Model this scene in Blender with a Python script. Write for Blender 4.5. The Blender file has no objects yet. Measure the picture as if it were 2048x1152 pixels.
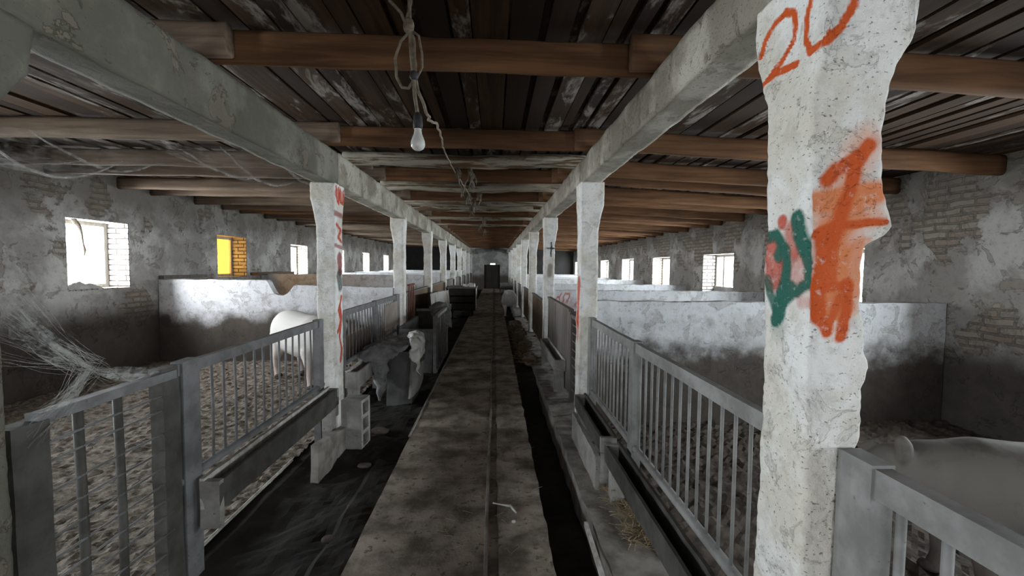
import bpy, bmesh, math, random
from mathutils import Vector, Matrix, noise
random.seed(7)
SC = bpy.context.scene
COL = SC.collection
PI = math.pi

# ------------------------------------------------------------------ camera
cam_d = bpy.data.cameras.new('camera')
cam_d.sensor_width = 36.0
cam_d.lens = 864.3 / 2048 * 36.0
cam_d.clip_start = 0.02
cam_d.clip_end = 300
cam = bpy.data.objects.new('camera', cam_d)
COL.objects.link(cam)
YAW, PITCH, ROLL = 0.0408, -0.0514, 0.0088
fw = Vector((math.sin(YAW)*math.cos(PITCH), math.cos(YAW)*math.cos(PITCH), math.sin(PITCH)))
rt = Vector((math.cos(YAW), -math.sin(YAW), 0))
up = rt.cross(fw)
r2 = rt*math.cos(ROLL) + up*math.sin(ROLL)
u2 = -rt*math.sin(ROLL) + up*math.cos(ROLL)
M = Matrix((r2, u2, -fw)).transposed().to_4x4()
M.translation = Vector((0, 0, 1.6))
cam.matrix_world = M
SC.camera = cam

# ------------------------------------------------------------------ world, daylight, exposure
SC.view_settings.view_transform = 'Standard'
SC.view_settings.look = 'None'
SC.view_settings.gamma = 1.0
SC.view_settings.exposure = 0.0
SC.view_settings.use_curve_mapping = False
SC.cycles.use_denoising = True
SC.cycles.max_bounces = 10
SC.cycles.diffuse_bounces = 7
SC.cycles.transparent_max_bounces = 24
SC.cycles.sample_clamp_indirect = 4.0
world = bpy.data.worlds.new('overcast_sky')
SC.world = world
world.use_nodes = True
world.node_tree.nodes['Background'].inputs[0].default_value = (0.93, 0.97, 1.0, 1)
world.node_tree.nodes['Background'].inputs[1].default_value = 3.0

XW_L, XW_R = -5.45, 4.77          # inner faces of the two long walls
WT = 0.38                         # wall thickness
Y0, Y1 = -2.2, 30.0               # inner faces of the end walls
# window openings: (near y, far y, sill z, head z)
WIN_L = [(-1.3, -0.1, 1.0, 2.2), (2.65, 3.65, 1.22, 2.18), (5.74, 6.70, 1.22, 2.18), (8.75, 9.76, 1.31, 2.17),  # first opening is unseen, added behind the camera to light the near column
         (11.82, 12.88, 1.17, 2.13), (14.95, 15.95, 1.15, 2.13), (18.10, 19.13, 1.24, 2.10), (21.50, 22.54, 1.20, 2.08), (27.5, 28.6, 1.2, 2.1)]  # last opening is added past the partition to brighten the end wall
WIN_R = [(-1.8, -0.5, 0.9, 2.0), (2.35, 3.4, 1.0, 1.88), (5.40, 6.45, 1.02, 1.88), (8.45, 9.74, 0.98, 1.90),  # first opening is an unseen addition, throwing light on the near column face
         (11.60, 12.90, 0.96, 1.89), (14.68, 16.05, 0.98, 1.89), (17.95, 19.30, 0.96, 1.88), (21.2, 22.3, 0.96, 1.87),
         (24.4, 25.5, 0.93, 1.86), (27.4, 28.5, 0.93, 1.86)]  # final opening likewise added for light on the end wall
DAY = 58.0                         # radiance of the sky seen through the openings


def daylight(name, loc, rot, sx, sy, radiance, col):
    d = bpy.data.lights.new(name, 'AREA')
    d.shape = 'RECTANGLE'; d.size = sx; d.size_y = sy
    d.energy = radiance * PI * sx * sy
    d.color = col
    o = bpy.data.objects.new(name, d)
    o.location = loc; o.rotation_euler = rot
    COL.objects.link(o)
    return o


SKY = (0.92, 0.97, 1.0)
for a, b, z0, z1 in WIN_L:
    daylight('window_daylight', (XW_L-WT-0.05, (a+b)/2, (z0+z1)/2), (0, -PI/2, 0), z1-z0+0.1, b-a+0.1, DAY, SKY)
for a, b, z0, z1 in WIN_R:
    daylight('window_daylight', (XW_R+WT+0.05, (a+b)/2, (z0+z1)/2), (0, PI/2, 0), z1-z0+0.1, b-a+0.1, DAY, SKY)
# the open barn door behind the camera
daylight('doorway_daylight', (-0.2, Y0-0.45, 0.95), (PI/2, 0, 0), 2.0, 1.9, 1.2, (0.84, 0.91, 1.0))
# slit above the far door
daylight('slit_daylight', (-0.14, Y1+0.45, 1.72), (-PI/2, 0, 0), 0.5, 0.15, DAY, SKY)


# ------------------------------------------------------------------ material helpers
def nd(nt, typ, ins=None, **props):
    n = nt.nodes.new(typ)
    for k, v in props.items():
        setattr(n, k, v)
    for k, v in (ins or {}).items():
        s = n.inputs[k]
        if hasattr(v, 'is_linked') or isinstance(v, bpy.types.NodeSocket):
            nt.links.new(v, s)
        else:
            s.default_value = (*v, 1) if (s.type == 'RGBA' and len(v) == 3) else v
    return n


def new_mat(name):
    m = bpy.data.materials.new(name)
    m.use_nodes = True
    nt = m.node_tree
    b = nt.nodes['Principled BSDF']
    b.inputs['Roughness'].default_value = 0.9
    b.inputs['Specular IOR Level'].default_value = 0.25
    return m, nt, b


def mixc(nt, fac, a, b, blend='MIX'):
    n = nt.nodes.new('ShaderNodeMix'); n.data_type = 'RGBA'; n.blend_type = blend
    for s, v in ((n.inputs[0], fac), (n.inputs[6], a), (n.inputs[7], b)):
        if isinstance(v, bpy.types.NodeSocket): nt.links.new(v, s)
        elif s.type == 'RGBA': s.default_value = (*v, 1) if len(v) == 3 else v
        else: s.default_value = v
    return n.outputs[2]


def math_n(nt, op, a, b=0.0, clamp=False):
    n = nt.nodes.new('ShaderNodeMath'); n.operation = op; n.use_clamp = clamp
    for s, v in ((n.inputs[0], a), (n.inputs[1], b)):
        if isinstance(v, bpy.types.NodeSocket): nt.links.new(v, s)
        else: s.default_value = v
    return n.outputs[0]


def noise_n(nt, vec, scale, detail=4, rough=0.55, dist=0.0):
    return nd(nt, 'ShaderNodeTexNoise', {'Vector': vec, 'Scale': scale, 'Detail': detail, 'Roughness': rough, 'Distortion': dist}).outputs['Fac']


def ramp(nt, v, lo, hi):
    n = nd(nt, 'ShaderNodeMapRange', {0: v, 1: lo, 2: hi, 3: 0.0, 4: 1.0})
    n.interpolation_type = 'SMOOTHSTEP'
    return n.outputs[0]


def pos(nt):
    return nd(nt, 'ShaderNodeNewGeometry').outputs['Position']


def scaled(nt, vec, s):
    return nd(nt, 'ShaderNodeVectorMath', {0: vec, 1: s}, operation='MULTIPLY').outputs[0]


def bump(nt, b, h, strength, dist=0.01):
    n = nd(nt, 'ShaderNodeBump', {'Height': h, 'Strength': strength, 'Distance': dist})
    nt.links.new(n.outputs[0], b.inputs['Normal'])


def brick_n(nt, vec, c1, c2, mortar, w=0.26, h=0.078, ms=0.012, smooth=0.1):
    n = nd(nt, 'ShaderNodeTexBrick', {'Vector': vec, 'Color1': c1, 'Color2': c2, 'Mortar': mortar, 'Scale': 1.0,
           'Mortar Size': ms, 'Mortar Smooth': smooth, 'Bias': 0.0, 'Brick Width': w, 'Row Height': h})
    return n


def swizzle(nt, p, a, b):
    s = nd(nt, 'ShaderNodeSeparateXYZ', {0: p})
    return nd(nt, 'ShaderNodeCombineXYZ', {0: s.outputs[a], 1: s.outputs[b], 2: 0.0}).outputs[0]


def mat_plaster(name, light=(0.50, 0.48, 0.46), grey=(0.27, 0.25, 0.235), dark=(0.055, 0.048, 0.043), patch=0.5,
                band=None, brick=None, high_brick=0.0, paint=False, specks=0.62, patch_scale=1.3, top_dark=None, peelk=0.55, grime=0.38, brick_at=0.57):
    """lime plaster: pale wash worn to grey, dung-dark band low down, bricks where the plaster fell off"""
    m, nt, b = new_mat(name)
    p = pos(nt)
    z = nd(nt, 'ShaderNodeSeparateXYZ', {0: p}).outputs[2]
    big = noise_n(nt, p, patch_scale, 6, 0.62, 0.3)
    mid = noise_n(nt, p, 6.0, 5, 0.65)
    fine = noise_n(nt, p, 38.0, 5, 0.7)
    c = mixc(nt, ramp(nt, big, patch-0.07, patch+0.09), grey, light)
    c = mixc(nt, math_n(nt, 'MULTIPLY', ramp(nt, mid, 0.5, 0.72), grime*1.1), c, (0.20, 0.17, 0.14))
    # peeled layers: sharp-edged islands where a coat came away
    peel = noise_n(nt, p, patch_scale*2.6, 8, 0.68, 0.6)
    c = mixc(nt, math_n(nt, 'MULTIPLY', ramp(nt, peel, 0.56, 0.585), peelk), c, mixc(nt, 0.6, grey, (0.25, 0.2, 0.15)))
    c = mixc(nt, math_n(nt, 'MULTIPLY', ramp(nt, noise_n(nt, p, 17.0, 7, 0.75, 0.3), 0.52, 0.66), grime), c, (0.17, 0.15, 0.125))
    hgt = math_n(nt, 'ADD', math_n(nt, 'MULTIPLY', mid, 0.6), math_n(nt, 'MULTIPLY', fine, 0.4))
    hgt = math_n(nt, 'SUBTRACT', hgt, math_n(nt, 'MULTIPLY', ramp(nt, peel, 0.56, 0.585), peelk*0.8))
    if brick:
        v = swizzle(nt, p, *brick)
        v = nd(nt, 'ShaderNodeVectorMath', {0: v, 1: nd(nt, 'ShaderNodeVectorMath', {0: nd(nt, 'ShaderNodeTexNoise', {'Vector': p, 'Scale': 5.0, 'Detail': 3.0}).outputs['Color'], 1: (0.045, 0.045, 0.0)}, operation='MULTIPLY').outputs[0]}, operation='ADD').outputs[0]
        bk = brick_n(nt, v, (0.30, 0.22, 0.17), (0.40, 0.35, 0.30), (0.19, 0.165, 0.14), ms=0.016, smooth=0.5)
        up_ = math_n(nt, 'MULTIPLY', ramp(nt, z, 1.5, 2.4), high_brick)
        msk = ramp(nt, math_n(nt, 'ADD', noise_n(nt, p, 1.7, 7, 0.66, 0.4), up_), brick_at, brick_at+0.05)
        bc = mixc(nt, math_n(nt, 'MULTIPLY', ramp(nt, fine, 0.35, 0.7), 0.5), bk.outputs[0], (0.36, 0.34, 0.31))
        c = mixc(nt, msk, c, bc)
        hgt = math_n(nt, 'ADD', hgt, math_n(nt, 'MULTIPLY', msk, math_n(nt, 'ADD', math_n(nt, 'MULTIPLY', bk.outputs['Fac'], -0.8), -0.9)))
    if band:
        zz = math_n(nt, 'ADD', z, math_n(nt, 'MULTIPLY', math_n(nt, 'SUBTRACT', noise_n(nt, p, 2.2, 6, 0.6), 0.5), band[2]))
        f = ramp(nt, zz, band[1], band[0])
        c = mixc(nt, f, c, mixc(nt, mid, dark, (dark[0]*2.6, dark[1]*2.5, dark[2]*2.4)))
    if top_dark:  # darker towards the top of the wall
        f = math_n(nt, 'MULTIPLY', ramp(nt, math_n(nt, 'ADD', z, math_n(nt, 'MULTIPLY', mid, 0.5)), top_dark[0], top_dark[1]), 0.75)
        c = mixc(nt, f, c, (0.13, 0.115, 0.095))
    # flecks where the wash chipped off
    sp = ramp(nt, noise_n(nt, scaled(nt, p, (1.0, 1.0, 1.9)), 78.0, 4, 0.55), specks, specks+0.06)
    c = mixc(nt, math_n(nt, 'MULTIPLY', sp, 0.75), c, (0.16, 0.14, 0.11))
    if paint:
        at = nd(nt, 'ShaderNodeVertexColor', layer_name='paint')
        f = math_n(nt, 'MULTIPLY', at.outputs['Alpha'], math_n(nt, 'SUBTRACT', 1.15, math_n(nt, 'MULTIPLY', ramp(nt, fine, 0.52, 0.75), 0.6)), True)
        c = mixc(nt, f, c, at.outputs['Color'])
    nt.links.new(c, b.inputs['Base Color'])
    hgt = math_n(nt, 'SUBTRACT', hgt, math_n(nt, 'MULTIPLY', sp, 0.3))
    bump(nt, b, hgt, 0.8, 0.02)
    return m


def mat_wood(name, c1, c2, axis=0, wash=None, washamt=0.5, rough=0.85):
    m, nt, b = new_mat(name)
    p = pos(nt)
    s = [14, 14, 14]; s[axis] = 0.9
    g = noise_n(nt, scaled(nt, p, tuple(s)), 1.6, 6, 0.6, 0.4)
    big = noise_n(nt, p, 1.1, 3, 0.5)
    c = mixc(nt, ramp(nt, g, 0.3, 0.72), c1, c2)
    c = mixc(nt, ramp(nt, big, 0.3, 0.75), c, mixc(nt, 0.45, c, (0.03, 0.02, 0.015)))
    if wash:
        w = ramp(nt, noise_n(nt, scaled(nt, p, tuple(x*0.35 for x in s)), 3.0, 6, 0.7, 0.5), washamt, washamt+0.12)
        c = mixc(nt, w, c, wash)
    nt.links.new(c, b.inputs['Base Color'])
    b.inputs['Roughness'].default_value = rough
    bump(nt, b, g, 0.4, 0.006)
    return m


def mat_plain(name, c1, c2, scale=8.0, rough=0.85, metal=0.0, bumpk=0.3, lo=0.35, hi=0.68, c3=None, lo3=0.6):
    m, nt, b = new_mat(name)
    p = pos(nt)
    f = noise_n(nt, p, scale, 6, 0.62)
    c = mixc(nt, ramp(nt, f, lo, hi), c1, c2)
    g = noise_n(nt, p, scale*5.3, 4, 0.65)
    if c3:
        c = mixc(nt, ramp(nt, g, lo3, lo3+0.07), c, c3)
    nt.links.new(c, b.inputs['Base Color'])
    b.inputs['Roughness'].default_value = rough
    b.inputs['Metallic'].default_value = metal
    bump(nt, b, math_n(nt, 'ADD', f, math_n(nt, 'MULTIPLY', g, 0.6)), bumpk, 0.01)
    return m


MAT = {}
MAT['wall_l'] = mat_plaster('worn_plaster', (0.56, 0.545, 0.53), (0.34, 0.32, 0.305), patch=0.50, band=(0.70, 1.15, 0.5), brick=(1, 2), high_brick=0.05, top_dark=(2.15, 2.8), specks=0.68, brick_at=0.585)
MAT['wall_r'] = mat_plaster('worn_plaster_with_bricks', (0.55, 0.53, 0.51), (0.33, 0.31, 0.29), patch=0.52, band=(0.60, 0.95, 0.4), brick=(1, 2), high_brick=0.12, top_dark=(2.2, 2.8), specks=0.66, brick_at=0.575)
MAT['wall_end'] = mat_plaster('dim_plaster', (0.5, 0.49, 0.48), (0.3, 0.29, 0.28), band=(0.7, 1.3, 0.6))
MAT['pen_wall'] = mat_plaster('whitewashed_pen_wall', (0.80, 0.81, 0.85), (0.66, 0.66, 0.67), peelk=0.4, grime=0.34, patch=0.42, band=(0.62, 0.90, 0.75), specks=0.66, patch_scale=1.6)
MAT['pen_paint'] = mat_plaster('whitewashed_pen_wall_sprayed', (0.80, 0.81, 0.85), (0.66, 0.66, 0.67), peelk=0.4, grime=0.34, patch=0.42, band=(0.62, 0.86, 0.42), specks=0.66, paint=True)
MAT['column'] = mat_plaster('whitewashed_column', (0.84, 0.83, 0.815), (0.70, 0.655, 0.59), peelk=0.2, grime=0.24, patch=0.47, paint=True, specks=0.64, patch_scale=2.6)
MAT['beam'] = mat_plaster('whitewashed_beam', (0.46, 0.43, 0.37), (0.27, 0.245, 0.20), patch=0.5, specks=0.62, patch_scale=2.2)
MAT['joist_dusty'] = mat_wood('dusty_joist_wood', (0.23, 0.165, 0.12), (0.125, 0.088, 0.062), 0)
MAT['beam_grimy_shaded'] = mat_plaster('grimy_shade_toned_beam', (0.23, 0.22, 0.185), (0.13, 0.122, 0.10), patch=0.55, specks=0.66, patch_scale=1.6)  # some grime and cobweb, plus the near end's shade mixed into the colour
MAT['joist'] = mat_wood('brown_joist_wood', (0.27, 0.135, 0.066), (0.13, 0.064, 0.032), 0)
MAT['log'] = mat_wood('whitewashed_log_wood', (0.24, 0.15, 0.09), (0.15, 0.09, 0.05), 0, (0.50, 0.46, 0.38), 0.42)
MAT['grey_wood'] = mat_wood('grey_weathered_wood', (0.26, 0.235, 0.215), (0.16, 0.14, 0.13), 2)
MAT['brown_wood'] = mat_wood('brown_panel_wood', (0.22, 0.155, 0.105), (0.14, 0.095, 0.065), 2)
MAT['plank_wood'] = mat_wood('brown_shelf_wood', (0.24, 0.17, 0.12), (0.15, 0.105, 0.07), 1)
MAT['frame_wood'] = mat_wood('pale_window_wood', (0.55, 0.53, 0.49), (0.36, 0.31, 0.26), 2)
MAT['pale_board'] = mat_plain('beige_board', (0.40, 0.33, 0.29), (0.30, 0.25, 0.22), 3)
MAT['metal'] = mat_plain('grey_painted_steel', (0.20, 0.20, 0.205), (0.13, 0.125, 0.125), 9, 0.6, 0.0, 0.25, c3=(0.12, 0.075, 0.05), lo3=0.63)
MAT['metal_pale'] = mat_plain('pale_grey_steel', (0.30, 0.295, 0.29), (0.19, 0.185, 0.18), 7, 0.55, 0.0, 0.2, c3=(0.14, 0.10, 0.08), lo3=0.66)
MAT['metal_dark'] = mat_plain('dark_steel', (0.085, 0.08, 0.075), (0.05, 0.045, 0.04), 9, 0.6, 0.0, 0.25)
MAT['sheet'] = mat_plain('stained_grey_sheet', (0.36, 0.35, 0.34), (0.22, 0.16, 0.11), 2.2, 0.6, 0.0, 0.2, lo=0.45, hi=0.7)
MAT['concrete'] = mat_plain('grey_concrete', (0.34, 0.325, 0.305), (0.22, 0.205, 0.19), 7, 0.95, 0, 0.5, c3=(0.12, 0.10, 0.085), lo3=0.62)
MAT['pale_concrete'] = mat_plain('pale_concrete', (0.46, 0.45, 0.43), (0.33, 0.31, 0.29), 7, 0.95, 0, 0.5)
MAT['rim'] = mat_plain('pale_rim', (0.62, 0.60, 0.56), (0.38, 0.35, 0.31), 16, 0.9, 0, 0.4)  # paler tone for trough back walls, an edge trim and small things
MAT['slab'] = mat_plain('dung_stained_slab', (0.37, 0.31, 0.26), (0.12, 0.095, 0.076), 3.4, 0.95, 0, 0.9, lo=0.36, hi=0.66, c3=(0.15, 0.12, 0.095), lo3=0.57)
MAT['dirt'] = mat_plain('black_wet_dirt', (0.026, 0.022, 0.019), (0.014, 0.011, 0.010), 5.0, 0.9, 0, 0.7)
MAT['ledge'] = mat_plain('grey_gritty_ledge', (0.30, 0.275, 0.25), (0.15, 0.13, 0.112), 6.0, 0.95, 0, 0.7, c3=(0.27, 0.24, 0.18), lo3=0.64)
MAT['bedding'] = mat_plain('trampled_dung_bedding', (0.32, 0.27, 0.23), (0.09, 0.072, 0.058), 16.0, 0.85, 0, 0.9, c3=(0.36, 0.32, 0.27), lo3=0.58)
MAT['bedding_dark'] = mat_plain('dark_dung_bedding', (0.12, 0.095, 0.08), (0.06, 0.047, 0.038), 9.0, 0.9, 0, 0.9)
MAT['straw'] = mat_plain('straw', (0.36, 0.28, 0.165), (0.20, 0.15, 0.085), 20, 0.8, 0, 0.1)
MAT['straw_brown'] = mat_plain('trodden_brown_straw', (0.26, 0.18, 0.10), (0.15, 0.10, 0.055), 20, 0.9, 0, 0.1)
MAT['rope'] = mat_plain('dusty_twine', (0.32, 0.27, 0.205), (0.17, 0.14, 0.105), 40, 0.95, 0, 0.4)
MAT['dust'] = mat_plain('dusty_cobweb_clump', (0.24, 0.21, 0.175), (0.14, 0.12, 0.10), 40, 0.95, 0, 0.4)
MAT['rag_dark'] = mat_plain('dark_grey_sackcloth', (0.27, 0.265, 0.265), (0.14, 0.137, 0.14), 6, 0.95, 0, 0.3)
MAT['rag_mid'] = mat_plain('grey_sackcloth', (0.30, 0.29, 0.28), (0.20, 0.195, 0.19), 6, 0.95, 0, 0.3)
MAT['rag_white'] = mat_plain('dirty_white_sackcloth', (0.66, 0.65, 0.63), (0.42, 0.40, 0.38), 5, 0.9, 0, 0.3)
MAT['bin'] = mat_plain('slate_plastic', (0.13, 0.125, 0.125), (0.085, 0.08, 0.08), 4, 0.7, 0, 0.15)
MAT['black'] = mat_plain('black_rubber', (0.02, 0.02, 0.02), (0.03, 0.028, 0.026), 8, 0.6, 0, 0.1)
MAT['door'] = mat_wood('dark_door_wood', (0.045, 0.04, 0.036), (0.03, 0.026, 0.023), 2)
MAT['dark_panel'] = mat_plain('dark_partition_board', (0.045, 0.043, 0.042), (0.028, 0.026, 0.025), 1.5, 0.95, 0, 0.2)
MAT['ground'] = mat_plain('pale_yard_ground', (0.6, 0.59, 0.56), (0.5, 0.48, 0.44), 0.6, 0.95, 0, 0.2)
MAT['socket'] = mat_plain('dark_bakelite', (0.05, 0.05, 0.055), (0.08, 0.08, 0.085), 30, 0.5, 0, 0.1)
MAT['hoof'] = mat_plain('dark_hoof', (0.06, 0.05, 0.045), (0.1, 0.08, 0.07), 20, 0.8)
MAT['eye'] = mat_plain('dark_eye', (0.02, 0.015, 0.012), (0.03, 0.02, 0.018), 20, 0.25)

# bulb glass: milky
m, nt, b = new_mat('milky_bulb_glass')
b.inputs['Base Color'].default_value = (0.86, 0.86, 0.84, 1)
b.inputs['Roughness'].default_value = 0.12
b.inputs['Specular IOR Level'].default_value = 0.5
MAT['bulb'] = m
# clear window pane
m, nt, b = new_mat('window_pane_glass')
nt.nodes.remove(b)
tr = nd(nt, 'ShaderNodeBsdfTransparent', {'Color': (0.93, 0.95, 0.95)})
gl = nd(nt, 'ShaderNodeBsdfGlossy', {'Roughness': 0.05})
mx = nd(nt, 'ShaderNodeMixShader', {0: 0.06, 1: tr.outputs[0], 2: gl.outputs[0]})
nt.links.new(mx.outputs[0], nt.nodes['Material Output'].inputs[0])
MAT['pane'] = m
# yellow plastic film
m, nt, b = new_mat('yellow_plastic_film')
nt.nodes.remove(b)
tr = nd(nt, 'ShaderNodeBsdfTransparent', {'Color': (0.36, 0.26, 0.15)})
tl = nd(nt, 'ShaderNodeBsdfTranslucent', {'Color': (0.36, 0.24, 0.04)})
mx = nd(nt, 'ShaderNodeMixShader', {0: 0.3, 1: tr.outputs[0], 2: tl.outputs[0]})
nt.links.new(mx.outputs[0], nt.nodes['Material Output'].inputs[0])
MAT['film'] = m


def mat_web(name, dens, scale, col=(0.42, 0.41, 0.39)):
    m, nt, b = new_mat(name)
    nt.nodes.remove(b)
    p = pos(nt)
    n1 = noise_n(nt, scaled(nt, p, (1.0, 1.0, 1.6)), scale, 6, 0.7, 0.8)
    f = math_n(nt, 'MULTIPLY', ramp(nt, n1, 0.35, 0.8), dens)
    tr = nd(nt, 'ShaderNodeBsdfTransparent')
    df = nd(nt, 'ShaderNodeBsdfDiffuse', {'Color': col})
    tl = nd(nt, 'ShaderNodeBsdfTranslucent', {'Color': col})
    a = nd(nt, 'ShaderNodeMixShader', {0: 0.4, 1: df.outputs[0], 2: tl.outputs[0]})
    mx = nd(nt, 'ShaderNodeMixShader', {0: f, 1: tr.outputs[0], 2: a.outputs[0]})
    nt.links.new(mx.outputs[0], nt.nodes['Material Output'].inputs[0])
    return m


MAT['web'] = mat_web('dusty_cobweb', 0.75, 7.0)
MAT['web_thin'] = mat_web('thin_cobweb', 0.40, 9.0)
MAT['web_fine'] = mat_web('fine_cobweb', 0.40, 26.0, (0.5, 0.5, 0.49))
MAT['web_thread'] = mat_web('cobweb_threads', 1.6, 3.0, (0.5, 0.49, 0.47))

# ceiling boards: each board its own tone, some still white with lime
m, nt, b = new_mat('ceiling_boards')
rnd = nd(nt, 'ShaderNodeNewGeometry')
p = rnd.outputs['Position']
g = noise_n(nt, scaled(nt, p, (16, 1.0, 16)), 1.5, 6, 0.6, 0.3)
c = mixc(nt, ramp(nt, g, 0.3, 0.7), (0.085, 0.049, 0.028), (0.045, 0.026, 0.016))
c = mixc(nt, ramp(nt, rnd.outputs['Random Per Island'], 0.2, 0.9), c, (0.035, 0.022, 0.016))
w = ramp(nt, noise_n(nt, scaled(nt, p, (3.0, 0.8, 3)), 2.0, 7, 0.72, 0.5), 0.50, 0.62)
wr = ramp(nt, nd(nt, 'ShaderNodeTexWhiteNoise', {'W': rnd.outputs['Random Per Island']}, noise_dimensions='1D').outputs['Value'], 0.60, 0.66)
c = mixc(nt, math_n(nt, 'MULTIPLY', w, wr), c, (0.30, 0.27, 0.24))
nt.links.new(c, b.inputs['Base Color'])
bump(nt, b, g, 0.4, 0.006)
MAT['ceil'] = m

# brick reveals, whitewashed
def mat_reveal(name, axes, c1, c2, mortar):
    m, nt, b = new_mat(name)
    p = pos(nt)
    bk = brick_n(nt, swizzle(nt, p, *axes), c1, c2, mortar, 0.25, 0.078, 0.010, 0.2)
    f = noise_n(nt, p, 9, 5, 0.6)
    c = mixc(nt, math_n(nt, 'MULTIPLY', ramp(nt, f, 0.52, 0.66), 0.7), bk.outputs[0], (0.36, 0.30, 0.25))
    nt.links.new(c, b.inputs['Base Color'])
    bump(nt, b, bk.outputs['Fac'], -0.8, 0.01)
    return m


MAT['reveal'] = mat_reveal('whitewashed_brick_reveal', (0, 2), (0.36, 0.35, 0.34), (0.26, 0.25, 0.24), (0.04, 0.03, 0.025))
MAT['reveal_red'] = mat_reveal('red_brick_reveal', (0, 2), (0.30, 0.20, 0.16), (0.36, 0.30, 0.26), (0.06, 0.045, 0.04))
MAT['sill'] = mat_reveal('whitewashed_brick_sill', (0, 1), (0.36, 0.34, 0.31), (0.30, 0.28, 0.25), (0.10, 0.08, 0.07))

# pig skin
def mat_pig(name, top, low, dirt, zlow, amt=0.52):
    m, nt, b = new_mat(name)
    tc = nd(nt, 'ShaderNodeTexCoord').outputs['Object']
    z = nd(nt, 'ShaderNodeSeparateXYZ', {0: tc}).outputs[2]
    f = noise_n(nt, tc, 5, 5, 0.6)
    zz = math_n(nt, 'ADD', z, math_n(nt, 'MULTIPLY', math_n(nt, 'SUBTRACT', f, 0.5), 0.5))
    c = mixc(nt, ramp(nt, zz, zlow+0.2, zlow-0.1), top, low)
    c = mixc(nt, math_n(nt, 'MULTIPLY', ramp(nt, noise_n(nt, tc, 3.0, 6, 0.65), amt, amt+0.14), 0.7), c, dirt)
    nt.links.new(c, b.inputs['Base Color'])
    b.inputs['Roughness'].default_value = 0.75
    b.inputs['Subsurface Weight'].default_value = 0.0
    bump(nt, b, noise_n(nt, scaled(nt, tc, (1, 1, 0.4)), 160, 3, 0.6), 0.25, 0.004)
    return m


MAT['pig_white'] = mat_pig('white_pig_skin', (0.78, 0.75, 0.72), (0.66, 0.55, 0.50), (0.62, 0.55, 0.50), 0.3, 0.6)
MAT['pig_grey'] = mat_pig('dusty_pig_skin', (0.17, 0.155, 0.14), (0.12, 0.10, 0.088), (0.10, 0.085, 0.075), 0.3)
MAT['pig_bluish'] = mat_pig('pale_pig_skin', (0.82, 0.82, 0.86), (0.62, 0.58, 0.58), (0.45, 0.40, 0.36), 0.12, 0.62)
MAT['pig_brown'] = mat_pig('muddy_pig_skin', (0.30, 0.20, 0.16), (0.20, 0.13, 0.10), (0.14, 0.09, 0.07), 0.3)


# ------------------------------------------------------------------ object helpers
def link_mesh(name, verts, faces, mat, parent=None, origin=None, smooth=False):
    """one mesh object from world-space verts; origin = where its pivot sits"""
    if parent is not None:
        base = Vector(parent['_o']) if '_o' in parent else parent.location
        off = Vector(base)
        loc = Vector((0, 0, 0))
    else:
        off = Vector(origin) if origin is not None else Vector((0, 0, 0))
        loc = off
    me = bpy.data.meshes.new(name)
    me.from_pydata([tuple(Vector(v)-off) for v in verts], [], faces)
    me.validate()
    bm = bmesh.new(); bm.from_mesh(me)
    bmesh.ops.recalc_face_normals(bm, faces=bm.faces[:])
    bm.to_mesh(me); bm.free()
    me.materials.append(mat)
    if smooth:
        for p_ in me.polygons: p_.use_smooth = True
    o = bpy.data.objects.new(name, me)
    COL.objects.link(o)
    o.location = loc
    if parent is not None:
        o.parent = parent
    return o


def tag(o, label, cat, group=None, kind=None):
    o['label'] = label
    o['category'] = cat
    if group: o['group'] = group
    if kind: o['kind'] = kind
    return o


def thing(name, loc, label, cat, group=None):
    o = bpy.data.objects.new(name, None)
    o.empty_display_size = 0.1
    o.location = loc
    COL.objects.link(o)
    return tag(o, label, cat, group)


def struct(name, geo, mat, smooth=False, parent=None):
    o = link_mesh(name, geo[0], geo[1], mat, parent=parent, smooth=smooth)
    if parent is None: o['kind'] = 'structure'
    return o


def root_off(o):
    """world position of a parent chain whose members are unrotated"""
    v = Vector((0, 0, 0))
    while o is not None:
        v += o.location; o = o.parent
    return v


def part(name, geo, mat, parent, smooth=False):
    off = root_off(parent)
    me = bpy.data.meshes.new(name)
    me.from_pydata([tuple(Vector(v)-off) for v in geo[0]], [], geo[1])
    bm = bmesh.new(); bm.from_mesh(me)
    bmesh.ops.recalc_face_normals(bm, faces=bm.faces[:])
    bm.to_mesh(me); bm.free()
    me.materials.append(mat)
    if smooth:
        for p_ in me.polygons: p_.use_smooth = True
    o = bpy.data.objects.new(name, me)
    COL.objects.link(o)
    o.parent = parent
    return o


def join(*geos):
    V, F = [], []
    for v, f in geos:
        n = len(V)
        V += list(v); F += [tuple(i+n for i in q) for q in f]
    return V, F


def box(x0, x1, y0, y1, z0, z1):
    V = [(x, y, z) for z in (z0, z1) for y in (y0, y1) for x in (x0, x1)]
    F = [(0, 2, 3, 1), (4, 5, 7, 6), (0, 1, 5, 4), (2, 6, 7, 3), (0, 4, 6, 2), (1, 3, 7, 5)]
    return V, F


def nvec(p, f, seed):
    q = Vector(p)*f + Vector((seed*3.1, seed*1.7, seed*2.3))
    return noise.noise_vector(q)


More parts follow.
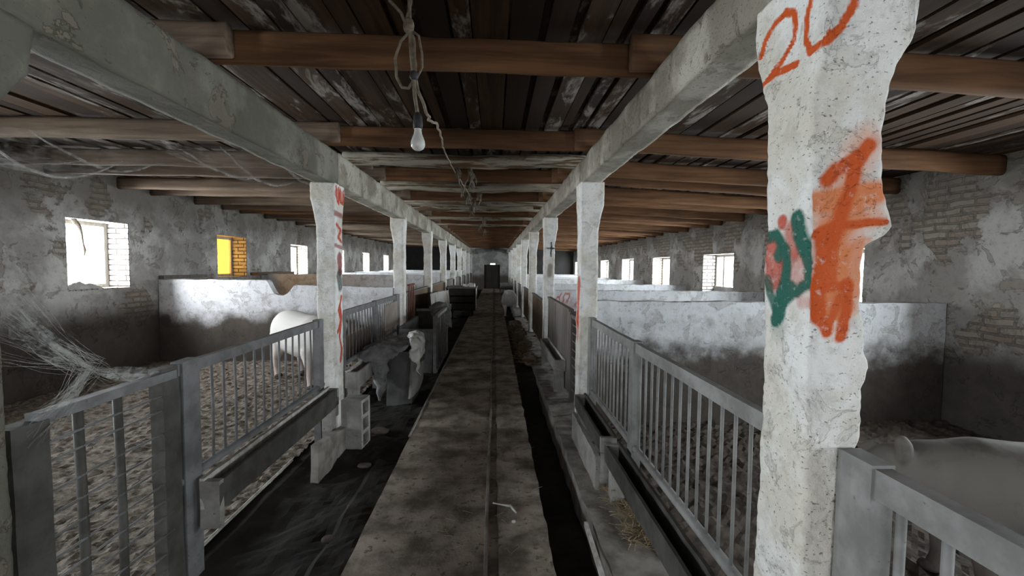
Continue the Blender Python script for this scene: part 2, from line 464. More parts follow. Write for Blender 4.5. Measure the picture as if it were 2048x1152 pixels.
def rough_box(x0, x1, y0, y1, z0, z1, res, amp, freq=6.0, seed=0.0, shape=None, amp2=0.0):
    """box with gridded faces, pushed about by noise; returns geo and per-vertex lattice index"""
    def cnt(a, b): return max(1, int(math.ceil((b-a)/res)))
    if not isinstance(res, (tuple, list)):
        n = [cnt(x0, x1), cnt(y0, y1), cnt(z0, z1)]
    else:
        n = [max(1, int(math.ceil((b-a)/r))) for (a, b), r in zip(((x0, x1), (y0, y1), (z0, z1)), res)]
    idx, V, L = {}, [], []

    def vid(i, j, k):
        key = (i, j, k)
        if key not in idx:
            p_ = Vector((x0+(x1-x0)*i/n[0], y0+(y1-y0)*j/n[1], z0+(z1-z0)*k/n[2]))
            if shape: p_ = Vector(shape(p_, i/n[0], j/n[1], k/n[2]))
            d = nvec(p_, freq, seed)*amp
            if amp2: d += nvec(p_, freq*4.5, seed+5)*amp2
            idx[key] = len(V); V.append(p_+d); L.append((i/n[0], j/n[1], k/n[2]))
        return idx[key]
    F = []
    for i in range(n[0]):
        for j in range(n[1]):
            F.append((vid(i, j, 0), vid(i, j+1, 0), vid(i+1, j+1, 0), vid(i+1, j, 0)))
            F.append((vid(i, j, n[2]), vid(i+1, j, n[2]), vid(i+1, j+1, n[2]), vid(i, j+1, n[2])))
    for i in range(n[0]):
        for k in range(n[2]):
            F.append((vid(i, 0, k), vid(i+1, 0, k), vid(i+1, 0, k+1), vid(i, 0, k+1)))
            F.append((vid(i, n[1], k), vid(i, n[1], k+1), vid(i+1, n[1], k+1), vid(i+1, n[1], k)))
    for j in range(n[1]):
        for k in range(n[2]):
            F.append((vid(0, j, k), vid(0, j, k+1), vid(0, j+1, k+1), vid(0, j+1, k)))
            F.append((vid(n[0], j, k), vid(n[0], j+1, k), vid(n[0], j+1, k+1), vid(n[0], j, k+1)))
    rough_box.lattice = L
    return V, F


def tube(pts, rad, segs=8, closed=False):
    """swept round tube; rad a number or one (or a pair) per point"""
    P = [Vector(p) for p in pts]
    n = len(P)
    R = rad if isinstance(rad, (list, tuple)) else [rad]*n
    V, F = [], []
    prev = None
    for i, p in enumerate(P):
        a = P[i-1] if i else P[0]
        b_ = P[i+1] if i < n-1 else P[-1]
        t = (b_-a).normalized()
        if prev is None:
            ref = Vector((0, 0, 1)) if abs(t.z) < 0.9 else Vector((1, 0, 0))
            u = t.cross(ref).normalized()
        else:
            u = (prev - t*prev.dot(t)).normalized()
        prev = u
        w = t.cross(u)
        r = R[i]
        ru, rw = r if isinstance(r, (list, tuple)) else (r, r)
        for s in range(segs):
            q = 2*PI*s/segs
            V.append(p + u*(ru*math.cos(q)) + w*(rw*math.sin(q)))
    for i in range(n-1):
        for s in range(segs):
            s2 = (s+1) % segs
            F.append((i*segs+s, i*segs+s2, (i+1)*segs+s2, (i+1)*segs+s))
    V.append(P[0]); V.append(P[-1])
    for s in range(segs):
        s2 = (s+1) % segs
        F.append((len(V)-2, s2, s))
        F.append((len(V)-1, (n-1)*segs+s, (n-1)*segs+s2))
    return V, F


def bar(a, b, w, h):
    """rectangular bar from a to b, w across, h in height"""
    a, b = Vector(a), Vector(b)
    t = (b-a).normalized()
    ref = Vector((0, 0, 1)) if abs(t.z) < 0.9 else Vector((0, 1, 0))
    u = t.cross(ref).normalized()
    v = u.cross(t)
    V = []
    for p in (a, b):
        for su, sv in ((-1, -1), (1, -1), (1, 1), (-1, 1)):
            V.append(p+u*(su*w/2)+v*(sv*h/2))
    F = [(0, 1, 2, 3), (7, 6, 5, 4), (0, 4, 5, 1), (1, 5, 6, 2), (2, 6, 7, 3), (3, 7, 4, 0)]
    return V, F


def ellipsoid(c, r, segs=14, rings=8):
    V, F = [], []
    c = Vector(c)
    for i in range(1, rings):
        a = PI*i/rings
        for s in range(segs):
            q = 2*PI*s/segs
            V.append(c+Vector((r[0]*math.sin(a)*math.cos(q), r[1]*math.sin(a)*math.sin(q), r[2]*math.cos(a))))
    for i in range(rings-2):
        for s in range(segs):
            s2 = (s+1) % segs
            F.append((i*segs+s, i*segs+s2, (i+1)*segs+s2, (i+1)*segs+s))
    V += [c+Vector((0, 0, r[2])), c-Vector((0, 0, r[2]))]
    for s in range(segs):
        s2 = (s+1) % segs
        F.append((len(V)-2, s, s2))
        F.append((len(V)-1, (rings-2)*segs+s2, (rings-2)*segs+s))
    return V, F


def grid(x0, x1, y0, y1, res, zf):
    nx, ny = max(1, int((x1-x0)/res)), max(1, int((y1-y0)/res))
    V = []
    for j in range(ny+1):
        for i in range(nx+1):
            x = x0+(x1-x0)*i/nx; y = y0+(y1-y0)*j/ny
            V.append((x, y, zf(x, y)))
    F = [(j*(nx+1)+i, j*(nx+1)+i+1, (j+1)*(nx+1)+i+1, (j+1)*(nx+1)+i) for j in range(ny) for i in range(nx)]
    return V, F


def fbm(x, y, f, seed, o=4):
    return noise.fractal(Vector((x*f, y*f, seed)), 0.9, 2.0, o)


ORD = ['first', 'second', 'third', 'fourth', 'fifth', 'sixth', 'seventh', 'eighth', 'ninth', 'tenth', 'eleventh', 'twelfth']

# ------------------------------------------------------------------ setting: floors
struct('ground', box(-60, 60, -40, 90, -0.62, -0.55), MAT['ground'])
struct('floor', box(-5.9, 5.2, Y0-0.4, Y1+0.4, -0.5, -0.26), MAT['dirt'])
struct('floor_slab', join(
    rough_box(-0.78, -0.035, Y0, Y1, -0.3, 0.0, (0.05, 0.06, 0.1), 0.008, 5, 1),
    rough_box(0.03, 0.33, Y0, Y1, -0.3, -0.005, (0.05, 0.05, 0.1), 0.014, 6, 2),
    box(-0.04, 0.035, Y0, Y1, -0.3, -0.028)), MAT['slab'])
struct('trim_1', tube([(-0.035+0.004*math.sin(y*1.7), y, 0.004) for y in [Y0+0.3*i for i in range(107)]], 0.011, 6), MAT['ledge'])
struct('trim_2', join(tube([(-0.785, y, 0.0) for y in [4.0+0.4*i for i in range(60)]], 0.012, 6)), MAT['concrete'])
struct('floor_gutter', grid(0.30, 0.66, Y0, Y1, 0.06, lambda x, y: -0.24+0.03*fbm(x, y, 3, 4)+(0.17 if y > 6.2 else 0.17*max(0, (y-5.6)/0.6))), MAT['dirt'])
struct('floor_ledge', rough_box(0.625, 0.96, Y0, Y1, -0.3, -0.005, (0.05, 0.06, 0.1), 0.016, 5, 3), MAT['ledge'])
struct('floor_dirt', grid(-1.66, -0.77, Y0, Y1, 0.045,
       lambda x, y: -0.075+0.035*fbm(x, y, 3.5, 9)*min(1, max(0.1, (x+1.60)/0.15))+0.045*max(0, min(1, (-1.45-x)/0.12))+(0.045 if y < 3.6 and x > -1.0 else 0)), MAT['dirt'])


def clods(amp):
    def f(x, y):
        a = fbm(x, y, 9.0, 2.2, 5)*0.6+0.5
        b_ = noise.noise(Vector((x*2.0, y*2.0, 7)))
        return -0.02+amp*(abs(a-0.5)*1.6)+0.012*b_
    return f


struct('floor_bedding', join(grid(XW_L-0.02, -1.64, 0.6, 7.3, 0.028, clods(0.045)), grid(XW_L-0.02, -1.64, 7.3, Y1, 0.1, clods(0.045)),
       grid(XW_L-0.02, -1.64, Y0, 0.6, 0.1, clods(0.04))), MAT['bedding'])
struct('floor_bedding_dark', join(grid(0.95, XW_R+0.02, 0.3, 5.0, 0.04, clods(0.05)), grid(0.95, XW_R+0.02, 5.0, Y1, 0.1, clods(0.05)),
       grid(0.95, XW_R+0.02, Y0, 0.3, 0.1, clods(0.05))), MAT['bedding_dark'])
struct('trim_3', tube([(-1.632, 1.9, 0.008), (-1.634, 2.7, 0.010), (-1.632, 3.5, 0.008)], 0.010, 8), MAT['rim'])


# ------------------------------------------------------------------ setting: walls with openings
def wall_with_openings(x0, x1, wins, ztop, zlow=-0.5):
    geos = []
    y = Y0-0.4
    for a, b_, z0, z1 in wins:
        geos.append(box(x0, x1, y, a, zlow, ztop))
        geos.append(box(x0, x1, a, b_, zlow, z0))
        geos.append(box(x0, x1, a, b_, z1, ztop))
        y = b_
    geos.append(box(x0, x1, y, Y1+0.4, zlow, ztop))
    return join(*geos)


struct('wall_left', wall_with_openings(XW_L-WT, XW_L, WIN_L, 3.1), MAT['wall_l'])
struct('wall_right', wall_with_openings(XW_R, XW_R+WT, WIN_R, 3.1), MAT['wall_r'])
# end wall with a door opening and a slit above it
struct('wall_back', join(box(XW_L, -0.72, Y1, Y1+0.35, -0.5, 3.1), box(0.38, XW_R, Y1, Y1+0.35, -0.5, 3.1),
                         box(-0.72, 0.38, Y1, Y1+0.35, 1.76, 3.1), box(-0.72, -0.3, Y1, Y1+0.35, 1.66, 1.76), box(0.05, 0.38, Y1, Y1+0.35, 1.66, 1.76)), MAT['wall_end'])
d1 = struct('door_1', box(-0.72, 0.38, Y1+0.06, Y1+0.12, -0.3, 1.66), MAT['door'])
struct('wall_front', join(box(XW_L, -1.2, Y0-0.35, Y0, -0.5, 3.1), box(0.8, XW_R, Y0-0.35, Y0, -0.5, 3.1), box(-1.2, 0.8, Y0-0.35, Y0, 1.95, 3.1)), MAT['wall_end'])
# dark full-height partitions far down both pen rows
struct('wall_partition_left', box(XW_L, -1.8, 26.0, 26.08, -0.2, 2.75), MAT['dark_panel'])
struct('wall_partition_right', box(1.1, XW_R, 26.0, 26.08, -0.2, 2.75), MAT['dark_panel'])


def window(n, side, a, b_, z0, z1, mull=None, red=False, film=False, bare=False, infill=0.0):
    """reveal lining, timber frame at the outer face, pane"""
    if side < 0: xi, xo = XW_L, XW_L-WT
    else: xi, xo = XW_R, XW_R+WT
    s = side
    fx0, fx1 = sorted((xo-s*0.02, xo-s*0.08))
    fr = [box(fx0, fx1, a+0.012, a+0.07, z0+0.012, z1-0.012), box(fx0, fx1, b_-0.07, b_-0.012, z0+0.012, z1-0.012),
          box(fx0, fx1, a+0.07, b_-0.07, z0+0.012, z0+0.065), box(fx0, fx1, a+0.07, b_-0.07, z1-0.065, z1-0.012)]
    for m_ in (mull or []):
        fr.append(box(fx0, fx1, m_-0.025, m_+0.025, z0+0.065, z1-0.065))
    o = struct('window_%d' % n, join(*fr), MAT['frame_wood'])
    l0, l1 = sorted((xi+s*0.004, xo))
    rv = join(rough_box(l0, l1, a-0.001, a+0.012, z0, z1, (0.05, 0.1, 0.04), 0.006, 14, n),
              rough_box(l0, l1, b_-0.012, b_+0.001, z0, z1, (0.05, 0.1, 0.04), 0.006, 14, n+3))
    part('reveal', rv, MAT['reveal_red'] if red else MAT['reveal'], o)
    ls = join(rough_box(l0, l1, a, b_, z0-0.001, z0+0.014, (0.05, 0.05, 0.1), 0.009, 12, n+7), box(l0, l1, a, b_, z1-0.012, z1+0.001))
    part('window_sill', ls, MAT['sill'], o)
    if infill:
        part('infill', rough_box(min(fx0, fx1)-0.03, max(fx0, fx1)+0.06, a+0.013, b_-0.013, z0+0.015, z0+infill, (0.05, 0.06, 0.05), 0.006, 8, n), MAT['wall_end'], o)
    if film:
        part('plastic_film', box(xo-s*0.046, xo-s*0.043, a+0.03, b_-0.03, z0+0.03, z1-0.03), MAT['film'], o)
    elif not bare:
        part('pane', box(xo-s*0.052, xo-s*0.047, a+0.06, b_-0.06, z0+0.05, z1-0.05), MAT['pane'], o)
    return o


k = 1
for i, (a, b_, z0, z1) in enumerate(WIN_L):
    window(k, -1, a, b_, z0, z1, red=(i >= 4), film=(i == 3), bare=(i == 2)); k += 1
for i, (a, b_, z0, z1) in enumerate(WIN_R):
    window(k, 1, a, b_, z0, z1, mull=[a+(b_-a)*0.72] if i == 3 else [(a+b_)/2], red=(i in (4, 6)), infill=0.2 if i == 3 else 0.0); k += 1

# ------------------------------------------------------------------ ceiling
SAG = 0.045                       # the roof hangs lower towards the right wall


def sag(x): return -SAG*max(0.0, x-0.95)


bd = []
x = XW_L-0.1
while x < XW_R+0.1:
    w = random.choice((0.12, 0.15, 0.17, 0.2))
    for ya in (Y0-0.3, 4.1, 11.3, 20.2):
        yb = {Y0-0.3: 4.1, 4.1: 11.3, 11.3: 20.2, 20.2: Y1+0.3}[ya]
        dz = random.uniform(0, 0.022); dx = random.uniform(-0.01, 0.01)
        zc = 2.85+sag(x)+dz
        v, f = box(x+dx, x+dx+w-random.choice((0.012, 0.02, 0.045)), ya, yb-0.02, zc, zc+0.025)
        bd.append((v, f))
    x += w
bd.append(join(box(XW_L-0.3, 1.0, Y0-0.4, Y1+0.4, 2.92, 2.97)))
v, f = box(0.9, XW_R+0.3, Y0-0.4, Y1+0.4, 2.92, 2.97)
bd.append(([(q[0], q[1], q[2]+(sag(q[0]) if q[0] > 1 else 0)) for q in v], f))
struct('ceiling', join(*bd), MAT['ceil'])

# ------------------------------------------------------------------ columns and beams
DR, DL, SP, CW = 1.12, 4.147, 3.096, 0.18
XR, XL = 0.84, -1.50
WASH = (0.74, 0.24, 0.10)
ORANGE, RED, GREEN, BLACK, DKRED = (0.62, 0.10, 0.022), (0.55, 0.085, 0.05), (0.03, 0.135, 0.105), (0.03, 0.045, 0.05), (0.33, 0.09, 0.09)


def seg_dist(p, a, b):
    ax, ay = a; bx, by = b
    dx, dy = bx-ax, by-ay
    l2 = dx*dx+dy*dy
    t = 0 if l2 == 0 else max(0, min(1, ((p[0]-ax)*dx+(p[1]-ay)*dy)/l2))
    return math.hypot(p[0]-ax-t*dx, p[1]-ay-t*dy)


def paint_at(q, strokes, seed):
    """strokes: (colour, half width, softness, strength, points). Later strokes lie over earlier ones."""
    col, al = (1, 1, 1), 0.0
    wob = noise.noise_vector(Vector((q[0]*25, q[1]*25, seed)))*0.004
    p = (q[0]+wob.x, q[1]+wob.y)
    for c, hw, soft, st, pts in strokes:
        d = min([seg_dist(p, pts[i], pts[i+1]) for i in range(len(pts)-1)] or [math.hypot(p[0]-pts[0][0], p[1]-pts[0][1])])
        f = st*max(0.0, min(1.0, (hw+soft-d)/max(soft, 1e-4)))
        if f > 0:
            na = f+al*(1-f)
            col = tuple((c[i]*f+col[i]*al*(1-f))/na for i in range(3))
            al = na
    return (*col, al)


def lerp_prof(prof, z):
    if z <= prof[0][0]: return prof[0][1]
    for (za, a), (zb, b_) in zip(prof, prof[1:]):
        if z <= zb: return a+(b_-a)*(z-za)/(zb-za)
    return prof[-1][1]


def column(name, x0, x1, y0, y1, zb, zt, res, prof, label, group, near=None, inner=None, inner_side=0, seed=0.0, amp=0.005):
    """prof: dict of x0,x1,y0,y1 offset profiles over z"""
    def shp(p, i, j, k_):
        z = p.z
        xa, xb = x0+lerp_prof(prof['x0'], z), x1+lerp_prof(prof['x1'], z)
        ya, yb = y0+lerp_prof(prof['y0'], z), y1+lerp_prof(prof['y1'], z)
        q = Vector((xa+(xb-xa)*i, ya+(yb-ya)*j, z))
        # worn, rounded arrises
        r = 0.022
        ux, uy = min(q.x-xa, xb-q.x), min(q.y-ya, yb-q.y)
        if ux < r and uy < r:
            sx, sy = (1 if i < 0.5 else -1), (1 if j < 0.5 else -1)
            cx, cy = (xa if sx > 0 else xb)+sx*r, (ya if sy > 0 else yb)+sy*r
            d = Vector((q.x-cx, q.y-cy))
            d = d.normalized()*r
            q.x, q.y = cx+d.x, cy+d.y
        return q
    V, F = rough_box(x0, x1, y0, y1, zb, zt, res, amp, 9, seed, shp, amp*0.45)
    L = rough_box.lattice
    o = link_mesh(name, V, F, MAT['column'], origin=((x0+x1)/2, (y0+y1)/2, zb), smooth=True)
    at = o.data.color_attributes.new('paint', 'FLOAT_COLOR', 'POINT')
    for n, (v, l) in enumerate(zip(V, L)):
        c = (1, 1, 1, 0)
        if inner and l[0] == inner_side:
            c = paint_at((v[1], v[2]), inner, seed)
        elif near and l[1] == 0:
            c = paint_at((v[0], v[2]), near, seed)
            if inner and c[3] < 0.3:      # strokes carried round the arris
                c2 = paint_at((y0-(v[0]-x0)*0.9, v[2]), inner, seed)
                if c2[3] > c[3]: c = c2
        at.data[n].color = c
    tag(o, label, 'column', group, 'thing')
    return o


R0_near = [
    (WASH, .02, .05, .55, [(.98, 1.93), (.93, 1.84), (.95, 1.76)]), (WASH, .022, .02, .85, [(.855, 1.775), (1.02, 1.805)]),
    (WASH, .02, .03, .6, [(.88, 1.72), (1.00, 1.74)]), (WASH, .02, .025, .75, [(.98, 1.66), (.95, 1.62), (.97, 1.56), (.94, 1.50)]),
    (WASH, .03, .03, .8, [(.91, 1.70), (.90, 1.60), (.90, 1.50)]), (WASH, .015, .04, .5, [(.93, 1.50), (.915, 1.45)]),
    (ORANGE, .013, .012, .95, [(.872, 1.83), (.90, 1.862), (.965, 1.895), (.985, 1.925)]),
    (ORANGE, .014, .012, .97, [(.960, 1.895), (.937, 1.80), (.915, 1.72), (.90, 1.67)]),
    (ORANGE, .008, .006, .95, [(.85, 1.69), (.90, 1.715), (1.04, 1.727)]),
    (ORANGE, .016, .012, .95, [(.872, 1.69), (.876, 1.62), (.868, 1.56), (.868, 1.47)]),
    (ORANGE, .012, .010, .8, [(.90, 1.66), (.905, 1.57)]),
    (ORANGE, .010, .008, .95, [(.86, 1.545), (.95, 1.553)]),
    (ORANGE, .011, .008, .95, [(.947, 1.56), (.945, 1.50), (.933, 1.415)]),
    (ORANGE, .013, .008, .95, [(.866, 1.48), (.893, 1.432)]), (ORANGE, .008, .008, .85, [(.893, 1.432), (.925, 1.52)])]
R0_inner = [
    (ORANGE, .010, .004, .97, [(1.385, 2.275), (1.36, 2.315), (1.32, 2.342), (1.27, 2.345), (1.235, 2.325), (1.225, 2.29), (1.235, 2.25), (1.27, 2.215), (1.345, 2.185), (1.37, 2.178)]),
    (ORANGE, .010, .004, .97, [(1.37, 2.178), (1.30, 2.185), (1.21, 2.172)]),
    (ORANGE, .009, .004, .97, [(1.16, 2.34), (1.18, 2.28), (1.178, 2.22), (1.155, 2.18), (1.115, 2.185), (1.083, 2.22), (1.062, 2.27), (1.055, 2.33), (1.08, 2.385), (1.14, 2.37), (1.16, 2.34)]),
    (RED, .018, .008, .8, [(1.235, 1.735)]), (RED, .025, .02, .6, [(1.19, 1.70), (1.18, 1.66)]), (RED, .03, .02, .75, [(1.29, 1.66), (1.26, 1.61), (1.27, 1.57)]),
    (RED, .025, .03, .45, [(1.16, 1.62), (1.17, 1.56)]), (RED, .01, .012, .4, [(1.15, 1.505), (1.10, 1.51)]),
    (GREEN, .014, .01, .95, [(1.31, 1.695), (1.26, 1.70), (1.235, 1.67), (1.25, 1.635)]),
    (GREEN, .02, .012, .97, [(1.17, 1.735), (1.16, 1.69), (1.145, 1.66)]),
    (GREEN, .012, .01, .93, [(1.145, 1.66), (1.125, 1.61), (1.13, 1.56), (1.17, 1.535)]),
    (GREEN, .016, .01, .93, [(1.215, 1.65), (1.21, 1.58), (1.235, 1.52), (1.235, 1.47), (1.26, 1.445)]),
    (GREEN, .018, .012, .9, [(1.19, 1.54), (1.24, 1.49), (1.25, 1.45)]), (GREEN, .014, .012, .8, [(1.295, 1.56), (1.28, 1.52), (1.24, 1.46)]),
    (GREEN, .02, .03, .25, [(1.24, 1.42)])]
profR0 = {'x0': [(0, 0.02), (0.75, 0.01), (1.3, 0.008), (1.75, -0.004), (2.05, -0.012), (2.2, 0.005), (2.5, 0.01)],
          'x1': [(0, 0.0), (0.75, -0.02), (1.08, -0.018), (1.14, 0.0), (1.27, 0.0), (1.33, 0.02), (1.38, 0.005), (1.5, -0.015), (1.6, -0.02), (1.66, -0.005), (1.69, 0.045), (1.72, 0.062), (1.75, 0.05), (1.8, 0.035), (1.95, 0.025), (2.08, 0.028), (2.13, 0.04), (2.2, 0.07), (2.28, 0.085), (2.5, 0.09)],
          'y0': [(0, 0), (2.05, 0), (2.2, -0.02), (2.5, -0.03)],
          'y1': [(0, 0.03), (0.6, 0.02), (1.1, 0.005), (2.0, 0.0), (2.1, 0.01), (2.16, 0.05), (2.24, 0.095), (2.34, 0.11), (2.5, 0.11)]}
column('column', XR, XR+CW-0.01, DR, DR+0.2, -0.06, 2.42, (0.006, 0.006, 0.006), profR0,
       'whitewashed column with a red 20, an orange scrawl and a green blotch', 'columns along the 20 side', R0_near, R0_inner, 0, 3.0, 0.006)


def cap_prof(side):
    """flared head carrying the beam"""
    fl = [(0, 0), (1.95, 0), (2.12, 0.025), (2.22, 0.045), (2.5, 0.045)]
    neg = [(a, -b_) for a, b_ in fl]
    y = [(0, 0), (1.9, 0), (2.1, 0.03), (2.25, 0.06), (2.5, 0.065)]
    zero = [(0, 0), (2.5, 0)]
    return {'x0': neg if side < 0 else [(0, 0), (2.0, 0.0), (2.5, -0.012)], 'x1': fl if side > 0 else [(0, 0), (2.0, 0), (2.5, 0.012)],
            'y0': [(0, 0), (1.95, 0), (2.2, -0.02), (2.5, -0.02)], 'y1': y}


R1_inner = [(RED, .05, .02, .8, [(4.28, 1.45), (4.3, 1.05)]), (RED, .03, .05, .5, [(4.3, 1.1), (4.3, 0.9)])]
R2_near = [(BLACK, .012, .006, .95, [(0.962, 2.0), (0.956, 1.76)]), (BLACK, .011, .006, .95, [(0.885, 1.905), (1.01, 1.90)]),
           ((0.16, 0.12, 0.10), .03, .03, .6, [(0.945, 1.60), (0.93, 1.45)])]
L1_inner = [(RED, .012, .008, .9, [(4.17, 2.33), (4.20, 2.20), (4.25, 2.18), (4.24, 2.33)]), (RED, .012, .008, .9, [(4.28, 2.32), (4.29, 2.20), (4.36, 2.19), (4.37, 2.32)]),
            (RED, .045, .02, .6, [(4.2, 2.27), (4.35, 2.25)]), (DKRED, .02, .012, .7, [(4.15, 2.08), (4.33, 2.07)]),
            (RED, .016, .01, .85, [(4.2, 1.98), (4.3, 1.93), (4.22, 1.86), (4.3, 1.82)]), (DKRED, .015, .01, .7, [(4.15, 1.78), (4.33, 1.76)]),
            (DKRED, .05, .02, .8, [(4.25, 1.66), (4.27, 1.55)]), (BLACK, .05, .03, .7, [(4.24, 1.49), (4.27, 1.40)]),
            (RED, .018, .012, .9, [(4.3, 1.28), (4.22, 1.16), (4.28, 1.05), (4.2, 0.95)]), (RED, .016, .012, .9, [(4.25, 1.2), (4.3, 1.08), (4.24, 0.9), (4.28, 0.78), (4.25, 0.66)])]
col_names = {}
NCOL = 9
r_proto = l_proto = None
for n in range(1, NCOL):
    y = DR+n*SP
    if n == 1:
        column('column', XR, XR+CW, y, y+CW, -0.06, 2.42, (0.016, 0.016, 0.016), cap_prof(1), 'whitewashed column with a red stripe down its aisle edge', 'columns along the 20 side', None, R1_inner, 0, 11, 0.006)
    elif n == 2:
        column('column', XR, XR+CW, y, y+CW, -0.06, 2.42, (0.016, 0.016, 0.016), cap_prof(1), 'whitewashed column with a small black cross', 'columns along the 20 side', R2_near, None, 0, 12, 0.006)
    else:
        lab = 'plain whitewashed column, %s beyond the one with the black cross' % ORD[n-3]
        if r_proto is None:
            r_proto = column('column', XR, XR+CW, y, y+CW, -0.06, 2.42, (0.03, 0.03, 0.03), cap_prof(1), lab, 'columns along the 20 side', None, None, 0, 13, 0.006)
        else:
            c_ = r_proto.copy(); COL.objects.link(c_); c_.location.y += (n-3)*SP; c_['label'] = lab
for n in range(0, NCOL):
    y = DL+n*SP
    if n == 0:
        column('column', XL-CW, XL, y, y+CW+0.02, -0.12, 2.36, (0.012, 0.012, 0.012), cap_prof(-1), 'whitewashed column covered in red scribbles down its aisle face', 'columns along the white pig side', None, L1_inner, 1, 21, 0.006)
    else:
        lab = 'plain whitewashed column, %s beyond the red scribbled one' % ORD[n-1]
        if l_proto is None:
            l_proto = column('column', XL-CW, XL, y, y+CW, -0.12, 2.40, (0.022, 0.022, 0.022), cap_prof(-1), lab, 'columns along the white pig side', None, None, 0, 22, 0.006)
        else:
            c_ = l_proto.copy(); COL.objects.link(c_); c_.location.y += (n-1)*SP; c_['label'] = lab
# the gate-side column at the very edge of the picture
column('column', XL-CW, XL, 1.19, 1.38, -0.12, 2.36, (0.02, 0.02, 0.02), dict(cap_prof(-1), y1=[(0, 0), (2.05, 0), (2.2, .11), (2.5, .14)]), 'whitewashed column beside the wire gate, cobwebs hanging from it', 'columns along the white pig side', None, None, 0, 23, 0.006).data.materials[0] = MAT['beam_grimy_shaded']  # same darkened beam tone, part grime, part painted shade


def beam(x0, x1, ya, yb, z0, z1, label, group, seed, mat='beam'):
    geo = rough_box(x0, x1, ya, yb, z0, z1, (0.03, 0.05, 0.03), 0.010, 5, seed, None, 0.004)
    o = link_mesh('roof_beam', geo[0], geo[1], MAT[mat], origin=((x0+x1)/2, (ya+yb)/2, z0), smooth=True)
    tag(o, label, 'beam', group, 'thing')


yb_prev = Y0
ys = [1.25]+[DL+n*SP+0.09 for n in range(NCOL)]
for n, (a, b_) in enumerate(zip([Y0]+ys, ys+[Y1])):
    off = 0.008*((n*7) % 3-1)
    lab = ['whitewashed beam over the wire gate side, the part behind the camera', 'long whitewashed beam from the cobwebbed column to the red scribbled column'][n] if n < 2 else \
        'whitewashed beam on the white pig side, %s span beyond the red scribbled column' % ORD[n-2]
    beam(XL-CW+off, XL+off, a+0.004, b_-0.004, 2.355, 2.655, lab, 'roof beams on the white pig side', 31+n, 'beam_grimy_shaded' if n < 2 else 'beam')  # first two spans take the darker copy with shade in its colour
ys = [DR+n*SP+0.09 for n in range(NCOL)]
for n, (a, b_) in enumerate(zip([Y0]+ys, ys+[Y1])):
    off = 0.008*((n*5) % 3-1)
    lab = ['whitewashed beam ending on the 20 column, the part behind the camera', 'long whitewashed beam from the 20 column to the red striped column'][n] if n < 2 else \
        'whitewashed beam on the 20 side, %s span beyond the red striped column' % ORD[n-2]
    beam(XR+off, XR+CW+off, a+0.004, b_-0.004, 2.415, 2.64, lab, 'roof beams on the 20 side', 51+n)

# ------------------------------------------------------------------ ceiling joists
rows = [0.8, 1.62, 2.43, 4.02, 4.86, 5.62, 6.42]+[7.22+0.8*i for i in range(25)]
protos = {}


def joist(kind, xa, xb, y, z0, z1, th, label, group, log=False):
    key = (kind, log)
    if key not in protos:
        if log:
            pts, rr = [], []
            N = 34
            for i in range(N):
                t = i/(N-1)
                pts.append((xa+(xb-xa)*t, y+0.02*math.sin(t*5), z0+0.085+0.012*math.sin(t*9)))
                rr.append(0.075+0.012*noise.noise(Vector((t*9, 3, 1)))+0.006*noise.noise(Vector((t*31, 3, 1))))
            v, f = tube(pts, rr, 14)
            o = link_mesh('ceiling_joist', v, f, MAT['log'], origin=((xa+xb)/2, y, z0), smooth=True)
        else:
            def shp(p, i, j, k_):
                q = Vector(p)
                if kind == 'R': q.z += sag(q.x)
                if j in (0, 1) and k_ in (0, 1):
                    q.y += 0.012*(1 if j == 0 else -1); q.z += 0.012*(1 if k_ == 0 else -1)
                return q
            v, f = rough_box(xa, xb, y-th/2, y+th/2, z0, z1, (0.09, 0.03, 0.04), 0.009, 2.2, 7+len(protos)*3, shp, 0.002)
            o = link_mesh('ceiling_joist', v, f, MAT['joist_dusty' if kind == 'L' else 'joist'], origin=((xa+xb)/2, y, z0), smooth=True)
        protos[key] = o
    else:
        s = protos[key]
        o = s.copy(); COL.objects.link(o)
        o.location.y = y
        o.rotation_euler = (0, random.uniform(-0.004, 0.004), random.uniform(-0.006, 0.006))
        o.location.z = s.location.z+random.uniform(-0.006, 0.003)
        o.scale = (1, random.uniform(0.85, 1.12), 1)
    tag(o, label, 'joist', group, 'thing')


for n, y in enumerate(rows):
    log = n in (4, 6, 8, 9, 11, 13)
    for kind, xa, xb, dy in (('L', XW_L+0.005, -1.38, 0.13 if log else -0.07), ('C', -1.66, 1.0, 0.02), ('R', 0.72, XW_R-0.005, 0.13 if log else -0.08)):
        span = {'L': 'over the white pig side', 'C': 'over the aisle', 'R': 'over the 20 side'}[kind]
        if n < 2: lab = 'brown roof joist %s, %s out of sight overhead' % (span, ('furthest', 'just')[n])
        elif n == 2: lab = 'brown roof joist %s, passing just behind the hanging light bulb' % span
        elif n == 4 and kind == 'C': lab = 'rough whitewashed log joist over the aisle, thicker and paler than the rest'
        elif n <= 14: lab = 'brown roof joist %s, %s past the light bulb' % (span, ORD[n-3])
        else: lab = 'dim brown roof joist in the far half of the barn, %s' % span
        joist(kind, xa, xb, y+dy, 2.672 if kind != 'R' else 2.655, 2.845, 0.085, lab, 'roof joists '+span, log and kind == 'C')


